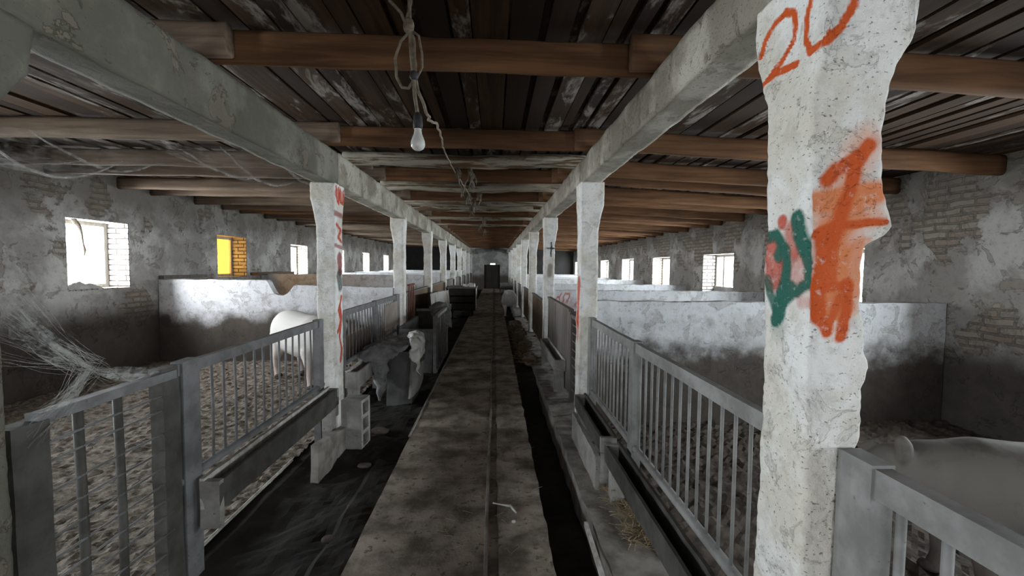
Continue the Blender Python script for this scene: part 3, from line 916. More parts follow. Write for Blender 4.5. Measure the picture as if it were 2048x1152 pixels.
# ------------------------------------------------------------------ pen walls across the bays
def pen_wall(xa, xb, y, top, mat, seed, strokes=None, label=''):
    th = 0.14

    def shp(p, i, j, k_):
        t = top(p.x)+0.014*noise.noise(Vector((p.x*4, seed, 1)))+0.006*noise.noise(Vector((p.x*15, seed, 1)))
        return Vector((p.x, p.y, -0.1+(t+0.1)*k_))
    V, F = rough_box(xa, xb, y, y+th, -0.1, 1.2, (0.035 if y < 8 else 0.08, 0.06, 0.06), 0.007, 4, seed, shp, 0.002)
    o = link_mesh('wall_pen', V, F, mat, smooth=False)
    o['kind'] = 'structure'
    o['label'] = label
    if strokes:
        at = o.data.color_attributes.new('paint', 'FLOAT_COLOR', 'POINT')
        for n, v in enumerate(V):
            at.data[n].color = paint_at((v[0], v[2]), strokes, seed) if v[1] < y+0.05 else (1, 1, 1, 0)


def top_l1(x):
    if x < -3.72: return 1.33
    if x < -3.62: return 1.33-(x+3.72)/0.1*0.2
    if x < -3.40: return 1.11-0.03*math.sin((x+3.62)/0.22*PI)
    if x < -3.28: return 1.11+(x+3.40)/0.12*0.14
    return 1.25-0.03*(x+3.28)/1.6


for n in range(7):
    y = 7.22+n*SP
    pen_wall(XW_L+0.01, XL-CW-0.004, y, top_l1 if n == 0 else (lambda x: 1.37-0.01*n), MAT['pen_wall'], 61+n,
             label='whitewashed pen wall on the white pig side, %s from the white pig' % ORD[n])
PW = [(RED, .012, .006, .85, [(1.05, 0.98), (1.10, 1.08), (1.14, 1.11), (1.12, 1.0), (1.08, 0.97)]), (RED, .012, .006, .85, [(1.17, 1.12), (1.2, 1.0), (1.26, 0.99), (1.30, 1.1), (1.24, 1.13), (1.18, 1.09)]),
      (RED, .012, .006, .85, [(1.30, 1.12), (1.33, 0.98), (1.42, 0.96), (1.45, 1.08)]), (RED, .03, .03, .35, [(1.1, 0.92), (1.45, 0.9)])]
for n in range(7):
    y = 4.34+n*SP
    pen_wall(XR+CW+0.004, XW_R-0.01, y, lambda x: 1.245 if n == 0 else 1.16+0.02*(n % 2), MAT['pen_paint'] if n == 1 else MAT['pen_wall'], 81+n,
             PW if n == 1 else None, label='whitewashed pen wall on the 20 side, %s from the 20 column' % ORD[n])


# ------------------------------------------------------------------ pen fences
def fence(label, X, ya, yb, ztop, zbot, posts, step, mat, group, prail=0.06, thick=0.035, skip=None, brad=0.0075, post_w=0.05):
    o = thing('pen_fence', (X, (ya+yb)/2, 0), label, 'fence', group)
    part('top_rail', rough_box(X-thick/2, X+thick/2, ya, yb, ztop-prail, ztop, (0.05, 0.08, 0.06), 0.003, 3, X+ya), mat, o)
    part('bottom_rail', tube([(X, ya, zbot), (X, (ya+yb)/2, zbot-0.006), (X, yb, zbot)], 0.024, 10), mat, o, True)
    for y, w in posts:
        part('post', rough_box(X-0.03, X+0.03, y-w/2, y+w/2, -0.05, ztop+0.008, (0.06, 0.06, 0.1), 0.003, 5, y), mat, o)
    y = ya+step*0.6
    k_ = 0
    while y < yb-0.03:
        if not any(abs(y-py) < w/2+0.02 for py, w in posts):
            j = 0.004*noise.noise(Vector((y*9, X, 3)))
            part('baluster', tube([(X, y, zbot), (X+j*2, y+j, (zbot+ztop)/2), (X, y, ztop-prail+0.01)], brad, 7), mat, o, True)
        y += step
    return o


fence('grey barred pen fence between the wire gate and the red scribbled column', -1.57, 2.16, 3.98, 1.10, 0.50, [(2.24, 0.12), (3.90, 0.09)], 0.108, MAT['metal'], 'barred pen fences')
f2 = fence('grey barred pen fence just past the red scribbled column, boards fixed to it', -1.57, 4.42, 7.12, 1.12, 0.56, [(4.50, 0.06), (5.75, 0.10), (6.98, 0.22)], 0.115, MAT['metal'], 'barred pen fences')
part('board', box(-1.545, -1.53, 6.15, 6.88, 0.66, 1.03), MAT['pale_board'], f2)['label'] = 'beige board tied to the bars'
part('board', box(-1.61, -1.597, 4.55, 5.65, 0.55, 0.83), MAT['brown_wood'], f2)['label'] = 'brown board behind the bars'
fence('grey barred pen fence between the 20 column and the red striped column', 0.945, 1.36, 4.16, 1.10, 0.40, [(2.82, 0.09), (4.10, 0.10)], 0.1, MAT['metal_pale'], 'barred pen fences', 0.065)
fence('pale grey gate of bars in front of the dim pig by the 20 column', 0.965, 0.05, 1.115, 1.105, 0.30, [(1.06, 0.105)], 0.105, MAT['metal_pale'], 'barred pen fences', 0.075, 0.045, brad=0.011)

# wire gate beside the camera
wg = thing('wire_gate', (-1.56, 1.8, 0), 'low pen gate strung with horizontal wires, cobwebs on its post', 'gate')
part('gate_post', rough_box(-1.60, -1.53, 1.41, 1.53, -0.05, 1.06, (0.05, 0.05, 0.08), 0.005, 5, 1), MAT['metal_dark'], wg)
part('gate_post', rough_box(-1.60, -1.54, 2.05, 2.155, -0.05, 1.10, (0.05, 0.05, 0.08), 0.005, 5, 2), MAT['metal_dark'], wg)
part('top_rail', rough_box(-1.58, -1.535, 1.50, 2.13, 1.045, 1.085, (0.05, 0.06, 0.05), 0.004, 4, 3), MAT['metal'], wg)
for y in (1.66, 1.83):
    part('upright_bar', tube([(-1.56, y, 0.02), (-1.558, y+0.006, 0.5), (-1.56, y, 1.05)], 0.016, 8), MAT['metal_dark'], wg, True)
for i, z in enumerate((0.98, 0.91, 0.80, 0.72, 0.64, 0.56, 0.48, 0.40, 0.31, 0.22, 0.14)):
    part('wire', tube([(-1.545, 1.47, z-0.01), (-1.548, 1.75, z-0.004+0.006*math.sin(i)), (-1.545, 2.1, z)], 0.0045, 6), MAT['metal'], wg, True)


# ------------------------------------------------------------------ feed troughs
def trough(label, xb, xf, ya, yb, zt, depth, mat, rim, legs=(), w=0.018, endm='concrete', drop=0.0):
    """xb: wall under the fence, xf: aisle wall"""
    o = thing('feed_trough', ((xb+xf)/2, (ya+yb)/2, 0), label, 'trough', 'feed troughs under the fences')
    s = 1 if xf > xb else -1
    bx = sorted((xb, xb+s*w)); fx = sorted((xf-s*w, xf))
    g = join(rough_box(fx[0], fx[1], ya, yb, zt-depth, zt-0.004, (0.03, 0.08, 0.05), 0.004, 6, ya+1),
             box(min(xb, xf)+0.004, max(xb, xf)-0.004, ya+0.04, yb-0.04, zt-depth-0.012, zt-depth+0.01))
    part('basin', g, mat, o)
    part('back_wall', rough_box(bx[0], bx[1], ya, yb, zt-depth, zt+0.012, (0.02, 0.05, 0.03), 0.004, 9, ya+2), rim, o)
    for y in (ya, yb-0.035):
        part('end_plate', rough_box(min(xb, xf), max(xb, xf), y-0.002, y+0.035, zt-depth-drop, zt-0.002, (0.05, 0.04, 0.05), 0.004, 6, y), MAT[endm], o)
    for y, lw in legs:
        part('leg', rough_box(min(xb, xf)+0.008, max(xb, xf)-0.008, y-lw/2, y+lw/2, -0.12, zt-depth-0.010, (0.05, 0.05, 0.05), 0.005, 6, y), MAT['concrete'], o)
    return o


trough('long feed trough under the fence before the red scribbled column', -1.515, -1.415, 2.24, 3.95, 0.475, 0.15, MAT['metal_dark'], MAT['rim'], [(3.85, 0.1)], 0.022, 'concrete', 0.10)
trough('feed trough beyond the red scribbled column, behind the covered bin', -1.515, -1.39, 4.42, 6.6, 0.50, 0.165, MAT['concrete'], MAT['rim'], [(4.5, 0.06), (6.5, 0.06)])
trough('feed trough beside the red striped column, open dark basin', 0.89, 0.775, 3.02, 4.08, 0.37, 0.11, MAT['metal_dark'], MAT['metal_dark'], [(3.98, 0.06), (3.1, 0.04)])
trough('long feed trough under the fence beside the 20 column', 0.895, 0.79, 1.35, 2.97, 0.355, 0.13, MAT['metal_dark'], MAT['metal_dark'], [(2.85, 0.08), (1.45, 0.08)])
trough('feed trough with a pale rim at the foot of the grey plank fence', 0.90, 0.76, 5.35, 7.0, 0.42, 0.14, MAT['concrete'], MAT['rim'], [(5.45, 0.08), (6.9, 0.08)])
# block and props of the troughs
o = link_mesh('concrete_slab', *rough_box(-1.40, -1.34, 3.3, 4.12, -0.1, 0.16, (0.04, 0.05, 0.04), 0.008, 7, 5, lambda p, i, j, k_: Vector((p.x, p.y, p.z-(0.06*j*k_) + 0.05*(1-j)*k_))), MAT['ledge'], origin=(-1.39, 3.6, -0.1))
tag(o, 'pale concrete slab on edge at the foot of the trough by the hollow block', 'slab')
o = link_mesh('concrete_slab', *rough_box(0.735, 0.765, 3.0, 3.95, -0.02, 0.24, (0.04, 0.05, 0.04), 0.006, 7, 6), MAT['concrete'], origin=(0.76, 3.4, -0.02))
tag(o, 'pale concrete slab standing below the trough by the red striped column', 'slab')

# hollow block
hb = []
bx0, bx1, by0, by1, bz0, bz1 = -1.37, -1.18, 3.90, 4.09, -0.09, 0.37
cells = [(bz0+0.03+i*0.145, bz0+0.03+i*0.145+0.11) for i in range(3)]
hb.append(box(bx0, bx0+0.03, by0, by1, bz0, bz1))
hb.append(box(bx0+0.03, bx1, by0, by0+0.035, bz0, bz1)); hb.append(box(bx0+0.03, bx1, by1-0.035, by1, bz0, bz1))
zz = bz0
for a, b_ in cells:
    hb.append(box(bx0+0.03, bx1, by0+0.035, by1-0.035, zz, a)); zz = b_
hb.append(box(bx0+0.03, bx1, by0+0.035, by1-0.035, zz, bz1))
o = link_mesh('hollow_block', *join(*hb), MAT['concrete'], origin=((bx0+bx1)/2, (by0+by1)/2, bz0))
tag(o, 'grey hollow concrete block standing on end by the red scribbled column', 'block')
o.rotation_euler = (0, 0, -0.12)


# ------------------------------------------------------------------ plank fences further on
def plank_fence(label, X, ya, yb, z0, z1, mat, group):
    o = thing('plank_fence', (X, (ya+yb)/2, 0), label, 'fence', group)
    geos = []
    y = ya
    while y < yb-0.02:
        w = min(random.choice((0.11, 0.13, 0.15)), yb-y)
        dz = random.uniform(-0.02, 0.02)
        geos.append(box(X-0.014+random.uniform(-.004, .004), X+0.014, y+0.003, y+w-0.003, z0+dz, z1+dz*0.4))
        y += w
    part('board_panel', join(*geos), mat, o)
    part('top_rail', box(X-0.03, X+0.03, ya, yb, z1, z1+0.03), MAT['grey_wood'], o)
    for y in (ya+0.03, yb-0.03):
        part('post', rough_box(X+0.016, X+0.075, y-0.03, y+0.03, -0.06, z1-0.002, (0.05, 0.05, 0.1), 0.004, 5, y), MAT['grey_wood'], o)
    return o


plank_fence('tall grey plank fence between the red striped column and the black cross column', 0.92, 5.1, 7.2, 0.06, 1.06, MAT['grey_wood'], 'plank pen fences on the 20 side')
for n in range(2, NCOL-1):
    y = DR+n*SP+CW+0.06
    plank_fence('brown plank fence on the 20 side, %s beyond the black cross column' % ORD[n-2], 0.93, y, y+SP-CW-0.12, 0.1, 0.95-0.01*n, MAT['brown_wood'] if n < 4 else MAT['grey_wood'], 'plank pen fences on the 20 side')
for n in range(1, NCOL-1):
    y = DL+n*SP+CW+0.06
    plank_fence('brown plank fence on the white pig side, %s beyond the barred fences' % ORD[n-1], -1.58, y, y+SP-CW-0.12, 0.08, 1.08, MAT['brown_wood'] if n < 3 else MAT['grey_wood'], 'plank pen fences on the white pig side')
# spiked wire hurdle
sg = thing('spiked_hurdle', (0.915, 4.78, 0), 'narrow hurdle of cut wires beside the red striped column', 'hurdle')
part('post', rough_box(0.895, 0.94, 4.98, 5.06, -0.05, 1.03, (0.05, 0.05, 0.1), 0.004, 5, 7), MAT['grey_wood'], sg)
part('post', rough_box(0.90, 0.935, 4.58, 4.62, -0.05, 1.03, (0.05, 0.05, 0.1), 0.004, 5, 8), MAT['metal_dark'], sg)
part('top_rail', box(0.90, 0.93, 4.45, 5.0, 1.0, 1.04), MAT['metal'], sg)
for i in range(9):
    z = 0.16+i*0.095
    part('wire', tube([(0.915, 5.0, z), (0.912, 4.6, z+0.004), (0.90, 4.46, z+0.02)], 0.006, 6), MAT['metal_pale'], sg, True)
# narrow red stand with two bars beyond the second column
rs = thing('hurdle', (-1.50, 7.85, 0), 'small rusty hurdle leaning by the first plain column past the red scribbled one', 'hurdle')
RM = mat_plain('rusty_red_steel', (0.20, 0.06, 0.045), (0.12, 0.05, 0.04), 12, 0.8)
part('top_rail', box(-1.52, -1.48, 7.6, 8.1, 1.23, 1.26), RM, rs)
for y in (7.66, 7.85, 8.04):
    part('bar', tube([(-1.50, y, -0.06), (-1.50, y, 1.24)], 0.012, 8), RM, rs, True)


# ------------------------------------------------------------------ things on the aisle, left
def sheet_mesh(name, rowsp, mat, parent=None, label=None, cat=None, thick=0.008, seed=0, amp=0.02, freq=7.0):
    """cloth or sheet through a grid of control rows (each a list of points), smoothed and wrinkled"""
    nu, nv = len(rowsp), len(rowsp[0])
    SU, SV = 10, 10

    def cr(p0, p1, p2, p3, t):
        return 0.5*((2*p1)+(-p0+p2)*t+(2*p0-5*p1+4*p2-p3)*t*t+(-p0+3*p1-3*p2+p3)*t**3)

    def spl(P, s, S):
        i = min(int(s), len(P)-2); t = s-i
        g = lambda k_: P[max(0, min(len(P)-1, k_))]
        return cr(g(i-1), g(i), g(i+1), g(i+2), t)
    R = [[Vector(p_) for p_ in r] for r in rowsp]
    dense = [[spl(r, s/SV, SV) for s in range((nv-1)*SV+1)] for r in R]
    V = []
    NU, NV = (nu-1)*SU+1, len(dense[0])
    for a in range(NU):
        for b_ in range(NV):
            p_ = spl([dense[i][b_] for i in range(nu)], a/SU, SU)
            q = nvec(p_, freq, seed)*amp
            rd = 1-abs(noise.noise(Vector(p_)*freq*1.6+Vector((seed, 2, 5))))*2.2
            rd2 = 1-abs(noise.noise(Vector(p_)*freq*3.3+Vector((5, seed, 1))))*2.2
            q += Vector((0.35, -0.7, 0.45))*(max(0, rd)*0.55+max(0, rd2)*0.25-0.25)*amp
            q.z = abs(q.z)*0.8
            V.append(p_+q)
    F = [(a*NV+b_, a*NV+b_+1, (a+1)*NV+b_+1, (a+1)*NV+b_) for a in range(NU-1) for b_ in range(NV-1)]
    o = part(name, (V, F), mat, parent, True) if parent is not None else link_mesh(name, V, F, mat, origin=V[0], smooth=True)
    md = o.modifiers.new('thickness', 'SOLIDIFY'); md.thickness = thick; md.offset = 1
    if label: tag(o, label, cat)
    return o


def prism(quad_bottom, quad_top):
    V = [Vector(p_) for p_ in quad_bottom]+[Vector(p_) for p_ in quad_top]
    return V, [(3, 2, 1, 0), (4, 5, 6, 7), (0, 1, 5, 4), (1, 2, 6, 5), (2, 3, 7, 6), (3, 0, 4, 7)]


fb = thing('feed_bin', (-1.1, 5.35, -0.08), 'dark tapered feed bin under crumpled sacks in the aisle', 'bin')
part('body', prism([(-1.28, 5.14, -0.10), (-0.98, 5.12, -0.10), (-0.98, 5.60, -0.10), (-1.28, 5.60, -0.10)],
                   [(-1.26, 5.09, 0.56), (-0.90, 5.06, 0.56), (-0.88, 5.68, 0.58), (-1.26, 5.68, 0.58)]), MAT['bin'], fb)
part('rim', join(bar((-1.28, 5.075, 0.57), (-0.89, 5.055, 0.57), 0.02, 0.03), bar((-0.885, 5.055, 0.57), (-0.87, 5.69, 0.59), 0.02, 0.03)), MAT['bin'], fb)
sheet_mesh('sack', [[(-1.50, 5.72, 0.52), (-1.25, 5.74, 0.62), (-1.05, 5.74, 0.63), (-0.93, 5.72, 0.62)],
                    [(-1.55, 5.45, 0.54), (-1.3, 5.5, 0.67), (-1.08, 5.48, 0.69), (-0.93, 5.45, 0.66)],
                    [(-1.56, 5.22, 0.56), (-1.36, 5.2, 0.68), (-1.12, 5.2, 0.67), (-0.95, 5.2, 0.64)],
                    [(-1.58, 5.04, 0.54), (-1.44, 5.03, 0.63), (-1.22, 5.02, 0.64), (-0.99, 5.03, 0.63)],
                    [(-1.555, 4.98, 0.45), (-1.45, 4.97, 0.52), (-1.28, 4.97, 0.57), (-1.06, 5.01, 0.585)],
                    [(-1.38, 4.99, 0.37), (-1.36, 4.95, 0.40), (-1.30, 4.95, 0.42), (-1.22, 5.00, 0.50)],
                    [(-1.36, 5.0, 0.24), (-1.345, 4.95, 0.24), (-1.30, 4.95, 0.23), (-1.24, 5.0, 0.34)],
                    [(-1.33, 5.0, 0.09), (-1.32, 4.96, 0.05), (-1.30, 4.96, 0.04), (-1.27, 5.0, 0.13)]],
           MAT['rag_dark'], None, 'dark grey crumpled sack draped over the feed bin, its corner hanging down', 'sack', 0.010, 3, 0.05, 10)
sheet_mesh('sack', [[(-1.06, 5.4, 0.73), (-0.98, 5.42, 0.76), (-0.90, 5.4, 0.74), (-0.85, 5.38, 0.66)],
                    [(-1.04, 5.25, 0.73), (-0.97, 5.25, 0.79), (-0.87, 5.25, 0.75), (-0.84, 5.25, 0.58)],
                    [(-1.01, 5.10, 0.71), (-0.95, 5.08, 0.75), (-0.86, 5.1, 0.68), (-0.845, 5.1, 0.50)],
                    [(-0.98, 5.00, 0.63), (-0.94, 4.98, 0.64), (-0.88, 4.98, 0.58), (-0.855, 5.0, 0.42)],
                    [(-0.95, 4.97, 0.53), (-0.92, 4.95, 0.50), (-0.88, 4.95, 0.44), (-0.865, 4.98, 0.32)]],
           MAT['rag_white'], None, 'dirty white crumpled sack on the aisle corner of the feed bin', 'sack', 0.010, 8, 0.045, 12)
sheet_mesh('sack', [[(-0.965, 5.03, 0.50), (-0.92, 5.02, 0.50), (-0.87, 5.06, 0.46), (-0.86, 5.3, 0.44)],
                    [(-0.985, 5.05, 0.26), (-0.94, 5.03, 0.26), (-0.89, 5.07, 0.24), (-0.88, 5.3, 0.2)],
                    [(-1.0, 5.06, 0.02), (-0.98, 5.04, 0.03), (-0.93, 5.08, 0.08), (-0.91, 5.3, 0.08)]],
           MAT['rag_mid'], None, 'pale cloth flap hanging down the aisle side of the feed bin', 'sack', 0.008, 14, 0.012, 8)

# steel crate with one barred side
cr_ = thing('steel_crate', (-1.25, 7.45, -0.08), 'open grey steel crate with a barred side standing in the aisle', 'crate')
part('front_panel', prism([(-1.50, 6.72, -0.09), (-0.97, 6.72, -0.09), (-0.97, 6.76, -0.09), (-1.50, 6.76, -0.09)],
                          [(-1.47, 6.72, 0.60), (-0.95, 6.72, 0.60), (-0.95, 6.76, 0.60), (-1.47, 6.76, 0.60)]), MAT['metal'], cr_)
part('back_panel', box(-1.47, -0.95, 8.28, 8.32, -0.09, 0.72), MAT['metal_dark'], cr_)
part('top_rail', box(-1.49, -0.93, 8.27, 8.33, 0.722, 0.765), MAT['metal_pale'], cr_)
part('side_panel', box(-1.475, -1.44, 6.77, 8.27, -0.09, 0.64), MAT['metal'], cr_)
part('floor_panel', box(-1.44, -0.95, 6.77, 8.27, -0.08, -0.04), MAT['metal_dark'], cr_)
sd = part('barred_side', join(bar((-0.90, 6.72, 0.80), (-0.90, 8.25, 0.80), 0.05, 0.05), bar((-0.90, 6.72, -0.06), (-0.90, 8.25, -0.06), 0.04, 0.04), bar((-0.90, 8.23, -0.06), (-0.90, 8.23, 0.80), 0.04, 0.04)), MAT['metal_pale'], cr_)
part('brace', bar((-0.93, 7.5, -0.09), (-0.93, 7.5, 0.78), 0.03, 0.05), MAT['metal_dark'], cr_)
for i in range(7):
    y = 6.86+i*0.20
    part('baluster', tube([(-0.90, y, -0.06), (-0.90, y, 0.80)], 0.009, 7), MAT['metal_pale'], sd, True)
part('post', bar((-0.925, 6.74, -0.09), (-0.925, 6.74, 0.80), 0.05, 0.05), MAT['metal_pale'], cr_)
sheet_mesh('sack', [[(-1.25, 8.36, 0.78), (-1.05, 8.38, 0.84), (-0.85, 8.36, 0.80)], [(-1.22, 8.2, 0.76), (-1.04, 8.2, 0.88), (-0.82, 8.2, 0.84)],
                    [(-1.15, 8.02, 0.70), (-1.0, 8.0, 0.78), (-0.80, 8.02, 0.72)], [(-1.05, 7.9, 0.5), (-0.95, 7.86, 0.55), (-0.79, 7.9, 0.45)]],
           MAT['rag_dark'], None, 'dusty sack thrown over the far corner of the steel crate', 'sack', 0.015, 21, 0.05, 8)

# stained metal sheet leaning further on
ms = [[(-1.27-0.05*math.sin(t*PI)+0.10*(1-z), 8.6+3.4*t, -0.05+(1.08-0.12*t)*z) for z in (0, 0.35, 0.7, 1.0)] for t in (0, 0.25, 0.5, 0.75, 1)]
sheet_mesh('metal_sheet', ms, MAT['sheet'], None, 'stained grey metal sheet leaning on the plank fence beyond the steel crate', 'sheet', 0.006, 25, 0.012, 3)

# old cart
ct = thing('cart', (-1.0, 14.0, -0.08), 'dark wooden cart parked on the aisle, clutter on top', 'cart')
part('body', join(box(-1.42, -1.38, 13.5, 14.7, 0.22, 0.86), box(-0.64, -0.60, 13.5, 14.7, 0.22, 0.86), box(-1.42, -0.6, 13.5, 14.7, 0.18, 0.24), box(-1.38, -0.64, 14.66, 14.7, 0.22, 0.86)), MAT['dark_panel'], ct)
part('tailboard', join(box(-1.40, -0.62, 13.46, 13.5, 0.24, 0.42), box(-1.40, -0.62, 13.47, 13.5, 0.45, 0.62), box(-1.40, -0.62, 13.46, 13.5, 0.66, 0.88)), MAT['door'], ct)
part('lid', box(-1.46, -0.56, 13.42, 14.74, 0.88, 0.92), MAT['metal'], ct)
for xx in (-1.36, -0.70):
    w_ = part('wheel', tube([(xx-0.03, 13.75, 0.11), (xx+0.03, 13.75, 0.11)], 0.18, 20), MAT['black'], ct)
    part('hub', tube([(xx-0.04, 13.75, 0.11), (xx+0.04, 13.75, 0.11)], 0.06, 12), MAT['metal_pale'], w_)
part('corner_board', box(-0.585, -0.56, 13.44, 13.9, 0.25, 0.88), MAT['rim'], ct)
for i, (xx, c_) in enumerate(((-0.72, MAT['rim']), (-0.9, MAT['rag_white']))):
    g_ = rough_box(xx-0.10, xx+0.10, 13.6, 13.8, 0.925, 1.03-0.02*i, 0.03, 0.03, 9, 70+i)
    o = link_mesh('bundle', *g_, c_, origin=(xx, 13.7, 0.92), smooth=True)
    tag(o, ['pale crumpled bundle at the edge of the cart lid', 'white crumpled rag in the middle of the cart lid'][i], 'bundle')

# stacked sacks beyond the far pig, right of the aisle
for i in range(4):
    g_ = rough_box(0.24, 0.72, 16.9, 17.5, 0.0+i*0.235, 0.212+i*0.235, 0.05, 0.012, 5, 75+i, lambda p, a, b2, c2: Vector((p.x, p.y+0.06*math.sin(c2*PI)*(1 if b2 == 1 else -1 if b2 == 0 else 0), p.z)))
    o = link_mesh('filled_sack', *g_, MAT['rag_dark'] if i % 2 else MAT['concrete'], origin=(0.48, 17.2, i*0.235), smooth=True)
    o.rotation_euler = (0, 0, random.uniform(-0.05, 0.05))
    tag(o, 'filled grey sack in the stack beyond the aisle pig, %s' % ['at the bottom', 'second from the bottom', 'third from the bottom', 'on top'][i], 'sack', 'filled sacks in a stack')

# wall boards, rag, nest on the sill
o = link_mesh('wall_board', *rough_box(XW_L+0.003, XW_L+0.16, 9.88, 11.66, 1.335, 1.40, (0.06, 0.08, 0.04), 0.004, 4, 91), MAT['plank_wood'], origin=(XW_L+0.08, 10.7, 1.33))
tag(o, 'brown plank ledge on the wall after the yellow window', 'plank')
o = link_mesh('wall_board', *rough_box(XW_L+0.003, XW_L+0.09, 7.24, 8.3, 1.335, 1.39, (0.06, 0.08, 0.04), 0.006, 4, 92), MAT['grey_wood'], origin=(XW_L+0.05, 7.8, 1.33))
tag(o, 'grey dusty plank ledge on the wall before the yellow window', 'plank')
o = link_mesh('hanging_rag', *tube([(XW_L-0.06, 5.92, 2.17), (XW_L-0.06, 5.97, 2.08), (XW_L-0.07, 6.03, 1.98), (XW_L-0.07, 6.05, 1.85), (XW_L-0.06, 6.055, 1.76), (XW_L-0.06, 6.05, 1.68)],
              [(.035, .015), (.05, .02), (.02, .012), (.010, .008), (.022, .012), (.004, .004)], 8), MAT['dust'], origin=(XW_L-0.06, 6.0, 2.17), smooth=True)
tag(o, 'thin dark rag hanging in the bare whitewashed window', 'rag')
g_ = rough_box(XW_L-0.30, XW_L-0.02, 5.78, 6.3, 1.225, 1.33, 0.03, 0.035, 11, 94, lambda p, a, b2, c2: Vector((p.x, p.y, 1.225+(0.015+0.10*max(0, 1-abs(b2-0.25)*1.5))*c2)), 0.012)
o = link_mesh('straw_heap', *g_, MAT['rag_white'], origin=(XW_L-0.16, 6.0, 1.225), smooth=True)
tag(o, 'heap of pale rubbish on the sill of the bare whitewashed window', 'heap')

# ------------------------------------------------------------------ hanging bulb, ropes
RY = 1.9
lb = thing('light_bulb', (-0.332, RY, 2.09), 'white light bulb in a dark holder hanging on twine over the aisle', 'light bulb')
prof = [(0.0, 2.090), (0.012, 2.0915), (0.022, 2.097), (0.029, 2.107), (0.031, 2.118), (0.029, 2.131), (0.024, 2.145), (0.018, 2.160), (0.0155, 2.174), (0.0155, 2.186)]
V, F = [], []
S_ = 20
for r, z in prof:
    for s in range(S_):
        q = 2*PI*s/S_
        V.append((-0.332+max(r, 0.0005)*math.cos(q), RY+max(r, 0.0005)*math.sin(q), z))
for i in range(len(prof)-1):
    for s in range(S_):
        s2 = (s+1) % S_
        F.append((i*S_+s, i*S_+s2, (i+1)*S_+s2, (i+1)*S_+s))
part('glass', (V, F), MAT['bulb'], lb, True)
part('bulb_holder', tube([(-0.332, RY, 2.182), (-0.332, RY, 2.20), (-0.332, RY, 2.235), (-0.334, RY, 2.25)], [0.019, 0.021, 0.018, 0.010], 14), MAT['socket'], lb, True)
part('flex', tube([(-0.334, RY, 2.25), (-0.345, RY, 2.32), (-0.35, RY, 2.40), (-0.36, RY, 2.5), (-0.365, RY, 2.62), (-0.37, RY, 2.85)], 0.008, 8), MAT['rope'], lb, True)


def wob(pts, amp, seed, n=6):
    out = []
    for i in range(len(pts)-1):
        a, b_ = Vector(pts[i]), Vector(pts[i+1])
        for j in range(n):
            p_ = a.lerp(b_, j/n)
            out.append(p_+nvec(p_, 14, seed)*amp)
    out.append(Vector(pts[-1]))
    return out


tw = thing('twine_bundle', (-0.37, RY, 2.55), 'knotted bundle of old twine with a big loop above the light bulb', 'twine')
part('loop', tube(wob([(-0.365, RY, 2.59), (-0.40, RY-.01, 2.54), (-0.425, RY-.01, 2.47), (-0.425, RY, 2.40), (-0.40, RY, 2.355), (-0.37, RY, 2.35), (-0.35, RY+.01, 2.39), (-0.345, RY+.01, 2.43)], 0.006, 2), 0.006, 7), MAT['rope'], tw, True)
part('loop', tube(wob([(-0.36, RY+.01, 2.60), (-0.325, RY, 2.57), (-0.312, RY, 2.5), (-0.313, RY, 2.44), (-0.335, RY, 2.40)], 0.006, 3), 0.005, 7), MAT['rope'], tw, True)
part('strand', tube(wob([(-0.46, RY, 2.84), (-0.45, RY, 2.71), (-0.40, RY, 2.66), (-0.37, RY, 2.60), (-0.355, RY, 2.5), (-0.345, RY, 2.40)], 0.005, 4), 0.007, 7), MAT['rope'], tw, True)
part('strand', tube(wob([(-0.35, RY, 2.84), (-0.36, RY, 2.72), (-0.375, RY, 2.64), (-0.35, RY, 2.56), (-0.34, RY, 2.45), (-0.348, RY, 2.38)], 0.005, 5), 0.007, 7), MAT['rope'], tw, True)
part('knot', ellipsoid((-0.37, RY, 2.61), (0.024, 0.02, 0.035)), MAT['rope'], tw, True)
part('knot', ellipsoid((-0.348, RY, 2.405), (0.02, 0.018, 0.022)), MAT['socket'], tw, True)
cd = tube(wob([(-0.345, RY, 2.41), (-0.325, RY+.03, 2.32), (-0.31, RY+.1, 2.27), (-0.315, 2.3, 2.34), (-0.37, 3.0, 2.50), (-0.45, 3.8, 2.60), (-0.45, 4.6, 2.63), (-0.40, 5.4, 2.60), (-0.38, 6.1, 2.62), (-0.40, 7.4, 2.62)], 0.012, 6), 0.007, 7)
o = link_mesh('electric_cord', *cd, MAT['rope'], origin=(-0.345, RY, 2.41), smooth=True)
tag(o, 'dusty cord running from the light bulb along the aisle joists', 'cord')
# dusty cobweb clumps hanging along the cord
for i, (xx, y) in enumerate([(-0.42, 4.88), (-0.27, 4.88), (-0.40, 5.64), (-0.30, 5.64), (-0.38, 6.44), (-0.22, 6.44), (-0.34, 7.24), (-0.42, 8.04), (-0.25, 9.64), (-0.38, 11.24), (-0.30, 12.84)]):
    gg = []
    z = 2.685
    for j in range(9):
        a = random.uniform(0, 6.28); l_ = random.uniform(0.06, 0.22); sw = random.uniform(0.01, 0.07)
        gg.append(tube(wob([(xx, y, z), (xx+sw*0.5*math.cos(a), y+0.02*math.sin(a), z-0.3*l_), (xx+sw*math.cos(a), y+0.03*math.sin(a), z-l_)], 0.035, i*5+j), [0.004]*6+[0.0055]*6+[0.002], 5))
    gg.append(ellipsoid((xx, y, z-0.06), (0.022, 0.02, 0.035), 8, 6))
    o = link_mesh('cobweb_tuft', *join(*gg), MAT['dust'], origin=(xx, y, z), smooth=True)
    tag(o, 'dusty cobweb tuft dangling from the cord over the aisle, %s beyond the light bulb' % ORD[i], 'cobweb', 'cobweb tufts along the cord')
    o['kind'] = 'thing'

